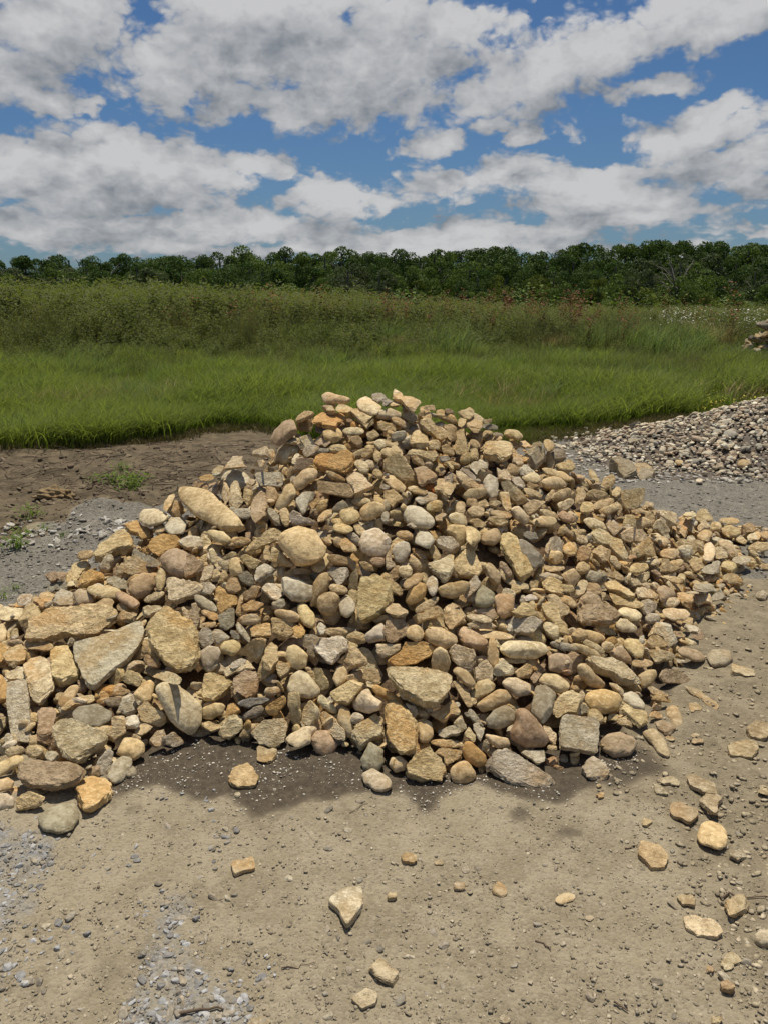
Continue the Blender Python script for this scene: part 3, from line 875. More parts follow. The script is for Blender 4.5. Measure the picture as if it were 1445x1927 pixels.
b s P 170,60 300,60 370,110 340,140 230,100
y a 450 40 0 0 0
t a P 430,110 540,60 550,100 500,160
t a P 610,90 700,95 780,120 790,155 700,140
p s 730 175 160 58 18
p a 430 140 140 56 15
p f 555 170 120 44 8
p a P 445,190 500,180 600,215 620,260 580,280 460,260
r r P 600,200 640,160 740,210 740,260 640,300 620,260
p r 700 297 145 78 -5
g f 990 188 210 66 5
p r P 750,230 800,215 880,250 890,290 830,315 770,290
p a P 860,240 980,230 1030,260 1020,300 900,310
g s 1060 250 120 60 -15
t f 1175 123 155 84 10
g a 1400 240 100 70 10
p f P 640,350 700,335 820,350 865,390 820,430 720,435 660,400
g a P 780,460 810,445 930,495 910,535 860,525
t a P 205,150 270,125 370,180 460,270 440,290 330,250 220,200
y s P 210,200 350,270 520,300 530,330 480,345 300,320 230,250
p r P 300,350 350,330 450,350 500,400 480,430 420,435 340,400
g r P 480,290 540,265 610,310 600,350 540,400 500,380
r a P 0,300 60,210 130,230 250,320 325,400 310,460 200,490 20,470
b r 130 190 140 90 20
p a P -20,200 30,120 90,150 50,240 0,260
p f P 280,480 330,410 380,420 460,490 440,520 340,520
t s 240 515 240 60 18
g r 575 415 105 80 0
g a P 530,530 625,425 700,460 760,560 740,610 680,650 640,600
b a P 515,620 550,540 640,550 685,620 670,650 560,650
w a 490 580 50 70 10
t s 770 540 90 40 5
y r 130 555 190 90 18
o r 255 590 80 70 30
y r 20 545 100 130 80
t r 235 630 90 76 30
t r 135 635 200 62 30
y r P 345,600 380,565 460,570 515,640 500,710 440,715 370,660
r r P 235,690 310,620 370,650 415,720 410,760 330,740
t r 70 660 260 64 25
p a P 540,650 640,650 740,680 730,720 590,760 560,710
b f 500 750 160 70 3
r f P 750,650 790,628 900,650 970,700 970,735 900,745 790,700
w s 780 738 90 28 12
n r P 975,710 1000,660 1080,645 1160,660 1180,730 1120,780 1020,785
p a P 1160,770 1190,762 1330,800 1350,840 1310,865 1160,830
p a P 30,710 100,690 200,720 260,700 400,780 490,900 480,935 340,920 230,850 120,810
t r P 0,770 40,735 120,810 200,900 240,930 180,950 80,920 20,850
t r P 445,850 540,800 600,800 605,850 560,920 500,950 470,880
r s P 620,850 650,795 760,800 870,880 850,920 640,900
@ 0 1170
o a P -40,160 30,160 65,210 30,290 -40,330
t r P -40,30 30,10 60,80 40,160 -40,160
r r 120 165 120 60 0
t a P 20,280 60,220 170,160 210,240 190,310 90,350
b s P 175,160 220,130 350,140 410,180 400,215 340,225 200,205
y a P 370,240 440,180 520,180 620,400 600,440 490,495 410,480
p a P 170,320 250,270 360,270 410,340 420,500 310,640 250,600 210,480
g s P 550,160 860,70 1010,0 1080,-10 1105,90 1060,190 960,320 690,525 660,520 550,220
y a P 1095,40 1160,-60 1270,-120 1420,-20 1490,40 1520,260 1480,350 1370,395 1240,330 1130,180
g s P 60,430 200,430 230,600 245,920 100,910 50,640
r a P 280,690 380,620 430,690 400,900 300,945 285,840
p a P 30,420 100,360 220,340 210,440 90,450
o r P -60,380 20,400 70,490 50,600 -60,640
b r 515 570 210 95 -48
t a P 425,660 560,580 700,545 740,580 700,610 560,620 450,700
n f P 540,690 590,640 740,615 850,680 850,740 760,790 640,795 560,750
p a P 385,800 440,750 540,720 700,790 830,850 830,900 650,1050 590,1075 500,1040 430,950
p a P 860,700 950,720 960,830 860,910 800,880 870,790
w a P 885,680 930,560 1000,550 1045,640 1030,690 960,710
w a 1000 760 110 110 0
t a P 1035,610 1100,600 1250,700 1265,750 1210,795 1060,750
y r P 1000,550 1080,460 1140,435 1170,470 1140,600 1080,610
y a P 920,430 960,360 1060,390 1080,460 1040,490 940,460
r a P 1080,280 1100,240 1225,320 1200,350 1120,340
p s P 1025,330 1070,320 1350,400 1375,440 1350,480 1180,430 1050,370
p r P 1165,510 1200,455 1320,460 1420,530 1530,640 1520,780 1440,860 1330,800 1230,660
G r P 780,600 830,570 920,570 900,640 820,640
b a P 850,560 930,490 980,530 950,560
y r P 885,970 930,880 1020,865 1100,930 1090,1000 1010,1050 900,1010
p a P 1115,920 1190,810 1260,840 1250,930 1200,950
g a P 1215,870 1320,830 1390,900 1350,945 1240,935
t a P 1000,850 1070,765 1170,790 1080,860
g r 520 985 100 90 0
@ 0 1330
p r 110 345 150 90 -10
t r 255 340 140 100 0
y r P -40,440 120,365 190,370 180,420 20,520 -40,530
r a P 130,490 160,420 230,400 560,420 660,480 650,540 560,600 400,640 240,610 130,570
t r P -40,560 60,530 120,570 80,630 -40,650
g r P -60,660 60,650 120,700 100,770 -40,790
y a P 120,700 160,660 240,635 350,690 290,760 130,790
y a P 570,590 640,540 700,518 770,530 860,600 860,680 700,800 630,790 580,700
n r P 280,840 340,780 500,715 570,720 605,840 560,920 440,965 320,930
g r P 805,530 850,420 930,365 1000,380 1000,450 930,560 860,590
G r 990 490 100 90 -60
g s P 710,500 740,400 830,300 860,350 830,480 790,530
g a 400 370 110 80 -10
g a 70 255 90 100 0
@ 361 1240
r a P 310,190 330,120 400,90 500,90 505,270 400,290 330,240
y a P 75,250 90,120 160,100 250,130 320,190 250,280 160,330 80,310
p r P 0,340 20,270 70,320 80,400 20,580 -20,500
y r P 80,370 170,330 260,340 240,410 150,460 80,450
o r P 255,420 270,350 330,325 380,400 320,430 260,450
p a P 205,560 260,450 340,410 395,470 370,550 270,610 220,600
N a P 355,340 400,300 500,290 600,290 540,340 400,375
G r P 375,430 470,360 540,350 550,400 490,440 400,470
o a P 550,370 600,330 700,270 715,330 640,430 580,420
p r P 540,260 570,215 650,210 680,245 600,285
r s 620 170 230 30 -6
y a P 495,100 530,0 650,0 650,60 560,160 510,150
p a P 240,80 360,10 450,20 460,80 330,110 260,140
g r P 50,10 130,-40 210,-10 200,60 130,110 70,60
t a 690 80 130 130 0
p r P 720,220 740,130 810,85 870,100 980,240 960,280 880,300 780,290 730,260
t a P 720,250 810,250 830,430 810,520 780,525 740,420
p a P 440,560 540,460 700,445 725,500 700,620 620,680 520,650
t r P 380,540 430,490 530,480 440,560 440,600 350,590
t a P 485,660 620,680 655,690 610,790 500,770
p r P 710,600 800,530 930,490 965,520 900,580 890,650 800,670 730,650
r r P 890,600 940,540 1020,535 1100,640 1080,700 1000,740 930,700
p a P 830,440 840,370 900,305 960,370 970,450 900,500 850,510
p a P 950,450 980,385 1080,440 1165,560 1150,610 1080,600 1000,530
p r P 935,310 980,265 1060,340 1100,390 1080,420 990,370
y a P 920,100 960,50 1030,170 1035,220 980,240 940,180
y a P 1050,240 1230,150 1300,190 1290,230 1180,350 1060,330
t r P 1060,150 1090,60 1150,30 1190,80 1160,170 1100,220
p r P 1205,320 1320,210 1350,260 1430,330 1440,370 1340,415 1230,390
o r P 1335,220 1380,185 1520,260 1600,330 1590,360 1520,350 1380,250
t r P 1090,420 1130,360 1190,380 1215,480 1220,600 1170,590 1110,500
g r 1250 450 100 90 0
p a P 1200,580 1230,500 1390,410 1440,450 1450,590 1360,620 1260,700
n r P 1270,760 1340,620 1440,680 1450,780 1400,860 1290,840
g r P 1270,880 1350,820 1470,880 1510,940 1490,1000 1380,1000 1300,940
y a P 275,890 310,820 400,790 440,780 515,910 480,970 370,990 290,960
w r 348 1025 50 45 -40
t a 150 510 150 80 0
p f 40 200 90 60 0
b a P 1290,80 1400,70 1430,160 1390,190 1290,150
@ 722 1235
p a P 0,130 30,80 300,80 430,110 510,150 510,260 420,370 330,390 200,360 100,260
b r P 510,110 550,80 620,100 690,190 680,240 610,220
b s P 510,190 550,175 640,270 670,380 630,390 550,260
p a P 680,90 770,20 820,80 820,180 700,200
p a P 820,90 890,10 980,110 960,150 830,150
p a P 975,130 1070,50 1150,60 1090,170 1010,160
r s P 1100,170 1160,70 1220,50 1190,130 1130,210
t r P 1155,190 1200,130 1290,130 1400,200 1390,250 1330,290 1200,230
g a P 145,340 240,390 265,430 240,460
t r P 650,290 700,190 790,165 840,220 820,260 700,330
t r P 690,360 850,250 920,250 960,300 950,350 740,430
p r P 880,200 920,160 1000,160 1140,230 1130,280 1010,310 940,270
n r P 1140,220 1220,215 1300,280 1260,440 1200,520 1100,420
t a P 1255,400 1300,310 1420,240 1480,300 1480,430 1350,440 1300,480
n r P 765,480 830,400 920,365 985,400 990,500 860,555 780,540
r r P 940,590 990,480 980,390 1060,390 1150,470 1250,620 1220,680 1080,700 980,650
y a P 0,400 40,330 110,350 200,410 250,500 265,640 240,730 110,745 30,620
t r P 245,490 300,465 360,500 375,600 340,650 270,650
t r 300 440 90 60 30
t a P 340,450 500,340 580,380 560,440 480,480 400,490
g a P 390,570 500,520 590,530 560,590 440,620
p a P 530,500 580,440 620,530 580,590
t a P 600,580 640,535 690,600 690,650 640,630
g a P 590,430 680,410 720,490 770,530 700,500
g a P 670,530 700,490 750,570 740,640 700,610
t r P 750,580 850,600 940,620 950,680 860,700 790,650
t f 460 655 240 60 6
b a P 380,690 580,705 580,760 480,820 430,760
y a P 160,860 230,740 340,680 450,790 475,890 430,940 300,950 180,930
t r P 35,820 60,760 120,750 185,800 160,860 90,880
o r P 585,700 600,650 660,640 770,750 770,820 700,840 610,780
b r 598 875 190 180 0
g a P 755,800 830,710 910,690 1010,740 1240,890 1285,940 1260,1030 1160,1045 980,990 790,870
g s P 1020,720 1060,705 1210,710 1210,790 1160,820
p a P 1195,530 1230,520 1300,590 1290,670 1230,640
t a 1265 690 70 50 0
@ 1000 1250
g s P 215,400 230,375 480,400 510,430 495,690 200,640
r r P 510,580 560,530 660,505 780,560 795,620 740,690 620,710 530,650
g a P 370,800 400,720 480,695 550,740 590,830 560,880 500,890 410,860
y r P 390,260 430,200 520,185 650,210 685,280 640,350 560,380 430,340
p r P 570,140 640,150 695,200 680,240 620,200
p r P 350,220 380,200 400,240 380,300 350,290
g a P 290,360 370,300 430,320 420,370 340,385
t r 480 400 140 100 40
g r P 680,230 740,200 800,230 860,320 850,350 760,330 680,270
t a P 660,340 700,290 860,340 880,440 820,490 740,430
y a P 555,420 590,375 660,375 640,430
t a P 630,430 700,390 760,470 680,470
t r P 820,510 870,480 920,480 1000,560 1045,690 1010,725 960,690 900,600
r a P 880,440 960,415 1070,470 1090,510 1000,540 920,480
t r P 1005,340 1050,305 1110,330 1140,440 1120,500 1070,480 1010,400
p a 1040 560 70 46 0
t a 970 250 150 60 15
p s P 870,170 910,170 1030,230 1020,250 900,220
p a 940 320 70 50 0
t a 930 380 90 50 10
p a P 1120,170 1180,150 1330,250 1440,340 1400,365 1300,310
p a 1230 330 130 80 10
p a P 965,860 1050,840 1110,880 1110,920 980,900
g s P 910,900 970,910 1040,990 930,980
p s P 1150,850 1200,820 1390,910 1395,1000 1300,990 1190,930
t s 1250 580 110 40 5
g a 1230 535 80 40 -5
p a 515 990 70 44 0
p r 505 915 40 28 0
@ 0 0 1
y r 1338 1570 62 50 30
b s P 1197,1608 1203,1582 1240,1588 1258,1612 1252,1635 1224,1640
w s P 615,1698 640,1672 684,1668 682,1712 668,1735 652,1748 636,1720
p s P 434,1622 478,1612 482,1636 440,1650
p s P 1281,1728 1300,1722 1345,1732 1362,1755 1350,1768 1310,1768 1290,1752
y a P 1360,1700 1385,1682 1410,1690 1405,1720 1372,1728
g r 1446 1768 40 52 80
p s P 658,1880 690,1858 712,1870 708,1890 682,1902
p a P 694,1828 712,1800 732,1820 752,1838 746,1860 720,1850
g s 490 1925 60 24 0
t f 1062 1690 40 20 -15
g a 1388 1612 34 22 10
p a 1338 1510 44 40 30
b s 1285 1530 60 40 10
b s 1425 1376 54 40 10
t a 770 1616 34 22 10
y a 738 1687 18 20 60
p s 1380 1805 40 24 20
p a 1366 1815 28 22 10
b a 1368 1858 30 26 30
t s 1395 1410 70 40 10
p a 1216 1548 20 16 10
g a 865 1668 26 18 10
p s 825 1623 20 12 0
w a 1108 1728 18 10 0
t s 1292 1696 44 24 5
g a 1335 1824 16 14 40
p a 1440 1484 30 30 0
t f 1305 1300 0 0 0
b a 940 1675 30 30 60
t a 1348 1920 24 16 0
g a 950 1920 26 16 30
b a P 1140,878 1142,870 1230,880 1225,905 1200,905
y a 460 1462 0 0 0
@ 1084 810
n a P 235,215 250,190 440,260 465,340 430,400 330,400 290,340
G a P 450,340 490,280 580,290 590,340 575,375 470,380
"""
S = []; dup = set(); s_ = 4.0; x0 = y0 = 0.0
for ln in TRACE.split('\n'):
    p = ln.split()
    if not p: continue
    if p[0] == '@': x0, y0 = float(p[1]), float(p[2]); s_ = float(p[3]) if len(p) > 3 else 1445 / 361; continue
    rec = dict(c=p[0], sh=p[1], lab='')
    if p[2] == 'P':
        P = np.array([tuple(map(float, q.split(','))) for q in p[3:]]) / s_ + [x0, y0]; x, y = P[:, 0], P[:, 1]; x1, y1 = np.roll(x, -1), np.roll(y, -1); cr = x * y1 - x1 * y; A = cr.sum() / 2
        rec.update(k='P', pts=P, cx=((x + x1) * cr).sum() / 6 / A, cy=((y + y1) * cr).sum() / 6 / A, A=abs(A))
        q = P - [rec['cx'], rec['cy']]; ev = np.linalg.eigvalsh(q.T @ q); rec['el'] = math.sqrt(ev[1] / max(ev[0], 1e-6))
    else:
        v = list(map(float, p[2:7]))
        if v[2] == 0: continue
        rec.update(k='E', cx=x0 + v[0] / s_, cy=y0 + v[1] / s_, L=v[2] / s_, W=v[3] / s_, an=v[4], A=math.pi * v[2] * v[3] / 4 / s_ ** 2, el=v[2] / v[3])
    S.append(rec)
for i in range(len(S)):
    for j in range(i):
        if math.hypot(S[i]['cx'] - S[j]['cx'], S[i]['cy'] - S[j]['cy']) < .33 * math.sqrt(min(S[i]['A'], S[j]['A'])): dup.add(j if S[j]['A'] < S[i]['A'] else i)
S = [s for k, s in enumerate(S) if k not in dup]
for i, s in enumerate(S): s['id'] = i
# landmarks of the heap, by where the photograph shows them, and the words for each
LM=[(410,965,"long sausage-shaped tan boulder"),(568,1028,"big round golden boulder"),(205,1235,"large grey triangular slab"),
(325,1200,"big orange-brown boulder"),(345,1060,"pink-brown faceted boulder"),(702,1125,"upright cream block"),(630,872,"knobbly ochre rock"),
(618,800,"dark grey slab near the peak"),(745,885,"wedge-shaped golden boulder"),(812,920,"bright orange stone"),(970,1045,"leaning log-like brown rock"),
(708,1020,"blue-grey round boulder"),(785,975,"grey egg-shaped boulder"),(787,1295,"wide cream ledge block"),(752,1370,"tall honeycomb-textured stone"),
(1090,1385,"square grey paving block"),(1163,1400,"rust-brown faceted rock"),(995,1370,"maroon teardrop cobble"),(975,1455,"long pale wedge at the foot"),
(610,1397,"round maroon cobble"),(458,1462,"chipped tan cobble lying apart"),(110,1540,"olive cobble at the foot"),(175,1345,"grey disc-shaped stone"),
(335,1332,"broad pale heart-shaped boulder"),(37,1340,"upright dark grey pillar rock"),(480,1318,"blue-grey slate piece"),(620,1222,"cream triangular stone"),
(912,1122,"dark green-grey cobble"),(982,1178,"white-veined pale stone"),(937,850,"flat-topped tan slab"),(1123,1150,"big pinkish brown boulder"),
(1158,1262,"long cream boulder"),(985,1222,"cream loaf-shaped stone"),(530,815,"large red-brown boulder"),(697,762,"heart-shaped cream stone"),
(1188,940,"tilted tan slab"),(1145,1030,"long pale slab"),(1352,1240,"dark green-grey cobble alone"),(650,1708,"spotted white-brown stone"),
(130,1165,"wide brown ledge rock"),(1005,862,"grey five-sided rock"),(773,1228,"orange-brown shallow wedge"),(1120,1450,"knobbly grey rock"),
(880,1060,"golden faceted boulder"),(1133,1320,"dented pale yellow boulder"),(100,1455,"long red-brown boulder at the foot"),(703,1420,"green stone at the foot"),
(1245,1195,"tall grey fin-shaped stone"),(947,1140,"plum-coloured cobble"),(1337,1570,"smooth yellow cobble alone"),(165,1400,"bulky cream boulder"),
(1170,885,"greenish block beside the pebble pile"),(1225,1610,"flat brown slab on the dirt"),(180,1495,"rough golden rock at the foot")]
full={ "long sausage-shaped tan boulder":"long sausage-shaped tan boulder lying across the pile's left shoulder",
"big round golden boulder":"big round golden boulder facing out from the middle of the pile",
"large grey triangular slab":"large grey triangular slab tilted on the left side of the pile",
"big orange-brown boulder":"big orange-brown boulder beside the large grey triangular slab",
"pink-brown faceted boulder":"pink-brown faceted boulder below the long sausage-shaped boulder",
"upright cream block":"upright cream block standing near the middle of the pile",
"knobbly ochre rock":"knobbly ochre rock embedded below the peak of the pile",
"dark grey slab near the peak":"dark grey slab leaning on an ochre rock near the peak",
"wedge-shaped golden boulder":"wedge-shaped golden boulder pointing down below the peak",
"bright orange stone":"small bright orange stone, the only one, high on the pile",
"leaning log-like brown rock":"leaning log-like brown rock beside a dark hollow in the pile",
"blue-grey round boulder":"blue-grey round boulder right of the big round golden boulder",
"grey egg-shaped boulder":"grey egg-shaped boulder below the bright orange stone",
"wide cream ledge block":"wide cream ledge block with a rough layered front edge",
"tall honeycomb-textured stone":"tall honeycomb-textured tan stone standing at the foot of the pile",
"square grey paving block":"square grey paving block propped at the foot of the pile",
"rust-brown faceted rock":"rust-brown faceted rock right of the square grey paving block",
"maroon teardrop cobble":"smooth maroon teardrop cobble at the foot of the pile",
"long pale wedge at the foot":"long pale wedge of stone lying in front on damp soil",
"round maroon cobble":"round maroon cobble resting on damp soil at the foot",
"chipped tan cobble lying apart":"chipped tan cobble lying apart on the damp soil in front",
"olive cobble at the foot":"large olive cobble lying at the front left foot beside gravel",
"grey disc-shaped stone":"grey disc-shaped stone lying flat on a bulky cream boulder",
"dark green-grey cobble alone":"dark green-grey cobble lying on the soil right of the pile",
"spotted white-brown stone":"spotted white-brown stone lying alone on the dirt in front",
"smooth yellow cobble alone":"smooth yellow cobble lying alone on the dirt, right of the pile",
"greenish block beside the pebble pile":"greenish angular block on dark gravel beside the pebble pile",
"flat brown slab on the dirt":"flat brown slab lying on the bare dirt in front, right",
"heart-shaped cream stone":"heart-shaped cream stone sitting on the peak of the pile",
"large red-brown boulder":"large red-brown boulder on the upper left edge of the pile"}
LMK = {}
for x, y, nme in LM:
    c = sorted((math.hypot(s['cx'] - x, s['cy'] - y), i) for i, s in enumerate(S) if i not in LMK)
    near_ = [(S[i]['A'], i) for d, i in c if d < 24] or [(0, c[0][1])]; LMK[max(near_)[1]] = nme
CW = dict(t='tan', p='pale cream', g='grey', G='dark grey', b='brown', r='reddish brown', o='ochre', O='orange', y='yellowish', n='greenish grey', w='whitish', N='blue-grey')
def describe(s):
    el = s['el']
    w = {'r': ('long rounded cobble', 'oval cobble', 'round cobble'), 'f': ('flat oval cobble',) * 3, 's': ('thin slab', 'flat slab', 'flat slab'), 'a': ('long angular rock', 'angular rock', 'blocky rock')}[s['sh']][0 if el > 1.9 else 1 if el > 1.3 else 2]
    return CW[s['c']] + ' ' + w
DS = [describe(s) for s in S]
def sector(dx, dy): return ('right of', 'below', 'left of', 'above')[int(((math.degrees(math.atan2(dy, dx)) + 405) % 360) // 90)]
biggest = sorted(range(len(S)), key=lambda i: -S[i]['A'])[:300]
top = set(biggest) | set(LMK) | {i for i, s in enumerate(S) if s['A'] > 180 and ((s['cy'] > 1500 and s['cx'] > 240) or (s['cx'] > 1350 and s['cy'] > 1350))}
used = set()
for i, nme in LMK.items():
    l = full.get(nme, nme); l = l + ' in the stone pile' if l == nme and len(nme.split()) < 6 else l
    S[i]['lab'] = l; used.add(l)
for i in sorted(top - set(LMK), key=lambda i: -S[i]['A']):
    s = S[i]; cand = []
    for j, nme in LMK.items():
        q = S[j]; d = math.hypot(s['cx'] - q['cx'], s['cy'] - q['cy']); sec = sector(s['cx'] - q['cx'], s['cy'] - q['cy'])
        k = sum(1 for m in range(len(S)) if m != i and m != j and DS[m] == DS[i] and sector(S[m]['cx'] - q['cx'], S[m]['cy'] - q['cy']) == sec and math.hypot(S[m]['cx'] - q['cx'], S[m]['cy'] - q['cy']) < d)
        cand.append((k * 90 + d, k, sec, nme, d))
    for sc, k, sec, nme, d in sorted(cand):
        if k > 4: continue
        l = f"{DS[i]} just {sec} the {nme}" if d < 60 and k == 0 else f"{DS[i]}, {('', 'second ', 'third ', 'fourth ', 'fifth ')[k]}nearest such {sec} the {nme}"
        if l not in used: break
    used.add(l); s['lab'] = l
recs = S
UPHILL = np.array([0, 0, 1.0])
NAMES = {'r': 'cobble', 'f': 'cobble', 'a': 'rock', 's': 'stone_slab'}
stuffV, stuffF, stuffC, sv = [], [], [], 0
heap_pts = []
for rec in recs:
    r = np.random.default_rng(1000 + rec['id'])
    P, on = hit(rec['cx'], rec['cy'])
    view = camp - P; view /= np.linalg.norm(view)
    nb = hnormal(P[0], P[1]) if on else np.array([0, 0, 1.0])
    rad = math.sqrt(rec['A'] / math.pi) / (F / ((P - camp) @ fw))
    if on:
        n = nb + r.normal(size=3) * (.38 if rec['sh'] in 'sf' and rec['A'] < 2500 else .27 if rec['A'] < 2500 else .13) + view * .25
    else: n = nb + r.normal(size=3) * .06
    n /= np.linalg.norm(n)
    if n @ view < .3: n = n + view * .3; n /= np.linalg.norm(n)
    kh = {'r': r.uniform(.42, .66), 'f': r.uniform(.28, .38), 'a': r.uniform(.34, .62), 's': r.uniform(.17, .26)}[rec['sh']]
    if not on: kh = .35 if rec['sh'] == 's' else .95 if rec['c'] == 'n' and rec['sh'] == 'a' else kh
    hh = kh * rad
    P0 = P + n * (hh * ((.25 if rec['A'] < 3500 else .6) if on else .0) + r.uniform(-.012, .012) * on)
    if not on: P0[2] = hh * (.42 if rec['sh'] != 's' else .5)
    big = rec['A'] > 2000
    V, Fc = stone_shape(rec, 5000 + rec['id'], 4 if rec['A'] > 1500 else 3 if rec['lab'] or rec['A'] > 500 else 2, P0, n, kh)
    c = colour(rec['c'], r)
    if not on and rec['A'] < 2200: c = c * .45 + np.array([.40, .33, .22]) * .55
    if rec['lab']:
        ctr = V.mean(0); nm = NAMES[rec['sh']]
        me = mesh_np(nm, V - ctr, Fc, col=c, sharp=34 if rec['sh'] in 'as' else None)
        ob = link(nm, me, M_ROCK if rec['sh'] in 'as' else M_COB); ob.location = ctr
        prop(ob, rec['lab'], {'r': 'cobble', 'f': 'cobble', 'a': 'rock', 's': 'slab'}[rec['sh']], 'stones dumped in the big pile' if on else 'stones lying loose around the big pile')
    else:
        stuffV.append(V); stuffF.append(Fc + sv); stuffC.append(np.tile(c, (len(V), 1))); sv += len(V)
# generic stone for the filling of the heap and for pebbles
def loose(r, size, flat=(.22, .62), sub=2, ang=None):
    D, Fc = ICO[sub]; a = r.uniform(.75, 1.45); b = r.uniform(.6, 1.0); c = r.uniform(*flat)
    ang = r.random() < .7 if ang is None else ang
    U = D.copy()
    if ang: U = np.sign(U) * np.abs(U) ** .8
    for _ in range(3): k = r.normal(size=3) * 2.4; U = U * (1 + (.07 if ang else .035) * np.cos(D @ k + r.uniform(0, 6.28)))[:, None]
    for _ in range(6 if ang else 1):
        q = r.normal(size=3); q /= np.linalg.norm(q); x = U @ q - r.uniform(.55, .85); U = U - np.outer(np.maximum(x, 0), q)
    return U * np.array([a, b, c]) * size, Fc
def rotm(r, up_n=None, tilt=.5):
    z = np.array([0, 0, 1.0]) if up_n is None else np.array(up_n); z = z + r.normal(size=3) * tilt; z /= np.linalg.norm(z)
    x = r.normal(size=3); x -= z * (x @ z); x /= np.linalg.norm(x); return np.stack([x, np.cross(z, x), z], 0)
codes = list('ttttppyyygbrrgow')
r = np.random.default_rng(77); cnt = 0
while cnt < 3400:
    x, y = r.uniform(-2.9, 2.9), r.uniform(1.7, 5.9); h = float(H(x, y))
    edge_ = h < .03
    if h < .012: continue
    if edge_ and r.random() < .6: continue
    chip = cnt > 2500
    s = r.uniform(.010, .026) if chip else r.uniform(.028, .062) if h > .06 else r.uniform(.015, .04)
    n = hnormal(x, y); U, Fc = loose(r, s); V = U @ rotm(r, n, .5)
    p = np.array([x, y, h]) - n * ((s * .8 + r.uniform(.005, .03)) if not chip else r.uniform(-.004, .03)); V = V + p
    stuffV.append(V); stuffF.append(Fc + sv); c = colour(codes[r.integers(len(codes))], r); stuffC.append(np.tile(c, (len(V), 1))); sv += len(V); cnt += 1
# dark earth-coloured sheet, added unseen inside the heap to block light between stones
jx, jy = np.meshgrid(np.arange(-3.2, 3.3, .06), np.arange(1.4, 6.5, .06)); hz = H(jx, jy) - .09; hz += .015 * vnoise(jx, jy, 91, 30); hz = np.where(H(jx, jy) < .02, -.06, hz)
ii = np.arange(jx.size).reshape(jx.shape); q = np.stack([ii[:-1, :-1], ii[:-1, 1:], ii[1:, 1:], ii[1:, :-1]], -1).reshape(-1, 4)
tri = np.concatenate([q[:, :3], q[:, [0, 2, 3]]])
stuffV.append(np.stack([jx, jy, hz], -1).reshape(-1, 3)); stuffF.append(tri + sv); stuffC.append(np.tile([.16, .11, .065], (jx.size, 1))); sv += jx.size
me = mesh_np('rubble', np.concatenate(stuffV), np.concatenate(stuffF), col=np.concatenate(stuffC), sharp=38)
prop(link('rubble', me, M_ROCK), 'smaller tan stones and crumbs filling the gaps of the big pile', kind='stuff')

# ------------------------------------------------------------------ loose grit on the ground
def tfast(x, y): return terrain(np.array([x]), np.array([y]))[0]
def scatter(name, label, n, pick, size, cols, seed, flat=(.3, .7), sub=0, lift=.25, sharp=25):
    r = np.random.default_rng(seed); D, Fc = ICO[sub]; m = len(D)
    P = pick(r, n); n = len(P)
    S = size(r, n, P)
    K = 12; prot = np.stack([loose(r, 1, flat, sub, True)[0] @ rotm(r, None, .15) for _ in range(40)])
    V = prot[r.integers(0, 40, n)] * S[:, None, None]
    a = r.uniform(0, 6.28, n); ca, sa = np.cos(a), np.sin(a)
    x = V[..., 0] * ca[:, None] - V[..., 1] * sa[:, None]; y = V[..., 0] * sa[:, None] + V[..., 1] * ca[:, None]
    V = np.stack([x, y, V[..., 2]], -1); P = P.copy(); P[:, 2] += S * lift; V = V + P[:, None, :]
    C = cols(r, n, P); C = np.repeat(C, m, 0)
    Ff = (Fc[None] + (np.arange(n) * m)[:, None, None]).reshape(-1, 3)
    me = mesh_np(name, V.reshape(-1, 3), Ff, col=C, smooth=sub > 0, sharp=sharp if sub > 0 else None)
    return prop(link(name, me, M_GRIT), label, kind='stuff')
M_GRIT, t, o = mat('grit'); col = t.n('ShaderNodeAttribute', attribute_name='col').outputs['Color']
gp = t.n('ShaderNodeTexCoord').outputs['Object']; gn = t.noise(gp, 90, 3, .6)
princ(t, o, t.mix(t.mr(gn, .35, .65), t.mix(1.0, col, (.8, .78, .74), 'MULTIPLY'), t.mix(1.0, col, (1.2, 1.2, 1.2), 'MULTIPLY')), .9, gn, .4, .006)
def samp(tab, x, y):
    i = np.clip(np.searchsorted(xs, x), 0, nx - 1); j = np.clip(np.searchsorted(ys, y), 0, ny - 1); return tab[j, i]
def px_pick(x0, x1, y0, y1, cond=None):
    """even in the picture, so that grit is as fine near as far"""
    def f(r, n):
        px, py = r.uniform(x0, x1, n * 2), r.uniform(y0, y1, n * 2)
        d = fw + ((px - CX) / F)[:, None] * np.array([1, 0, 0]) + up * ((CY - py) / F)[:, None]; tt = -CAMZ / d[:, 2]; P = camp + d * tt[:, None]
        k = np.ones(len(P), bool)
        if cond is not None: k = cond(P[:, 0], P[:, 1], r)
        k &= H(P[:, 0], P[:, 1]) < .03
        P = P[k][:n]; P[:, 2] = samp(ZZ, P[:, 0], P[:, 1]); return P
    return f
def pal(*cs):
    cs = np.array(cs)
    return lambda r, n, P: cs[r.integers(0, len(cs), n)] * r.uniform(.8, 1.2, (n, 1))
tans = pal((.34, .285, .20), (.29, .245, .17), (.41, .35, .25), (.25, .21, .15), (.31, .265, .19))
greys = pal((.30, .295, .285), (.39, .385, .38), (.22, .21, .195), (.33, .32, .30), (.27, .24, .195), (.30, .26, .20))
lognorm = lambda lo, hi, p=3: (lambda r, n, P: lo + (hi - lo) * r.random(n) ** p)
scatter('gravel', 'fine tan grit over the packed dirt in front of the pile', 26000, px_pick(-250, 1700, 1480, 2150, lambda x, y, r: (samp(damp, x, y) < .4) | (r.random(len(x)) < .05)), lognorm(.0014, .0075, 5), tans, 201, flat=(.25, .5), lift=.1)
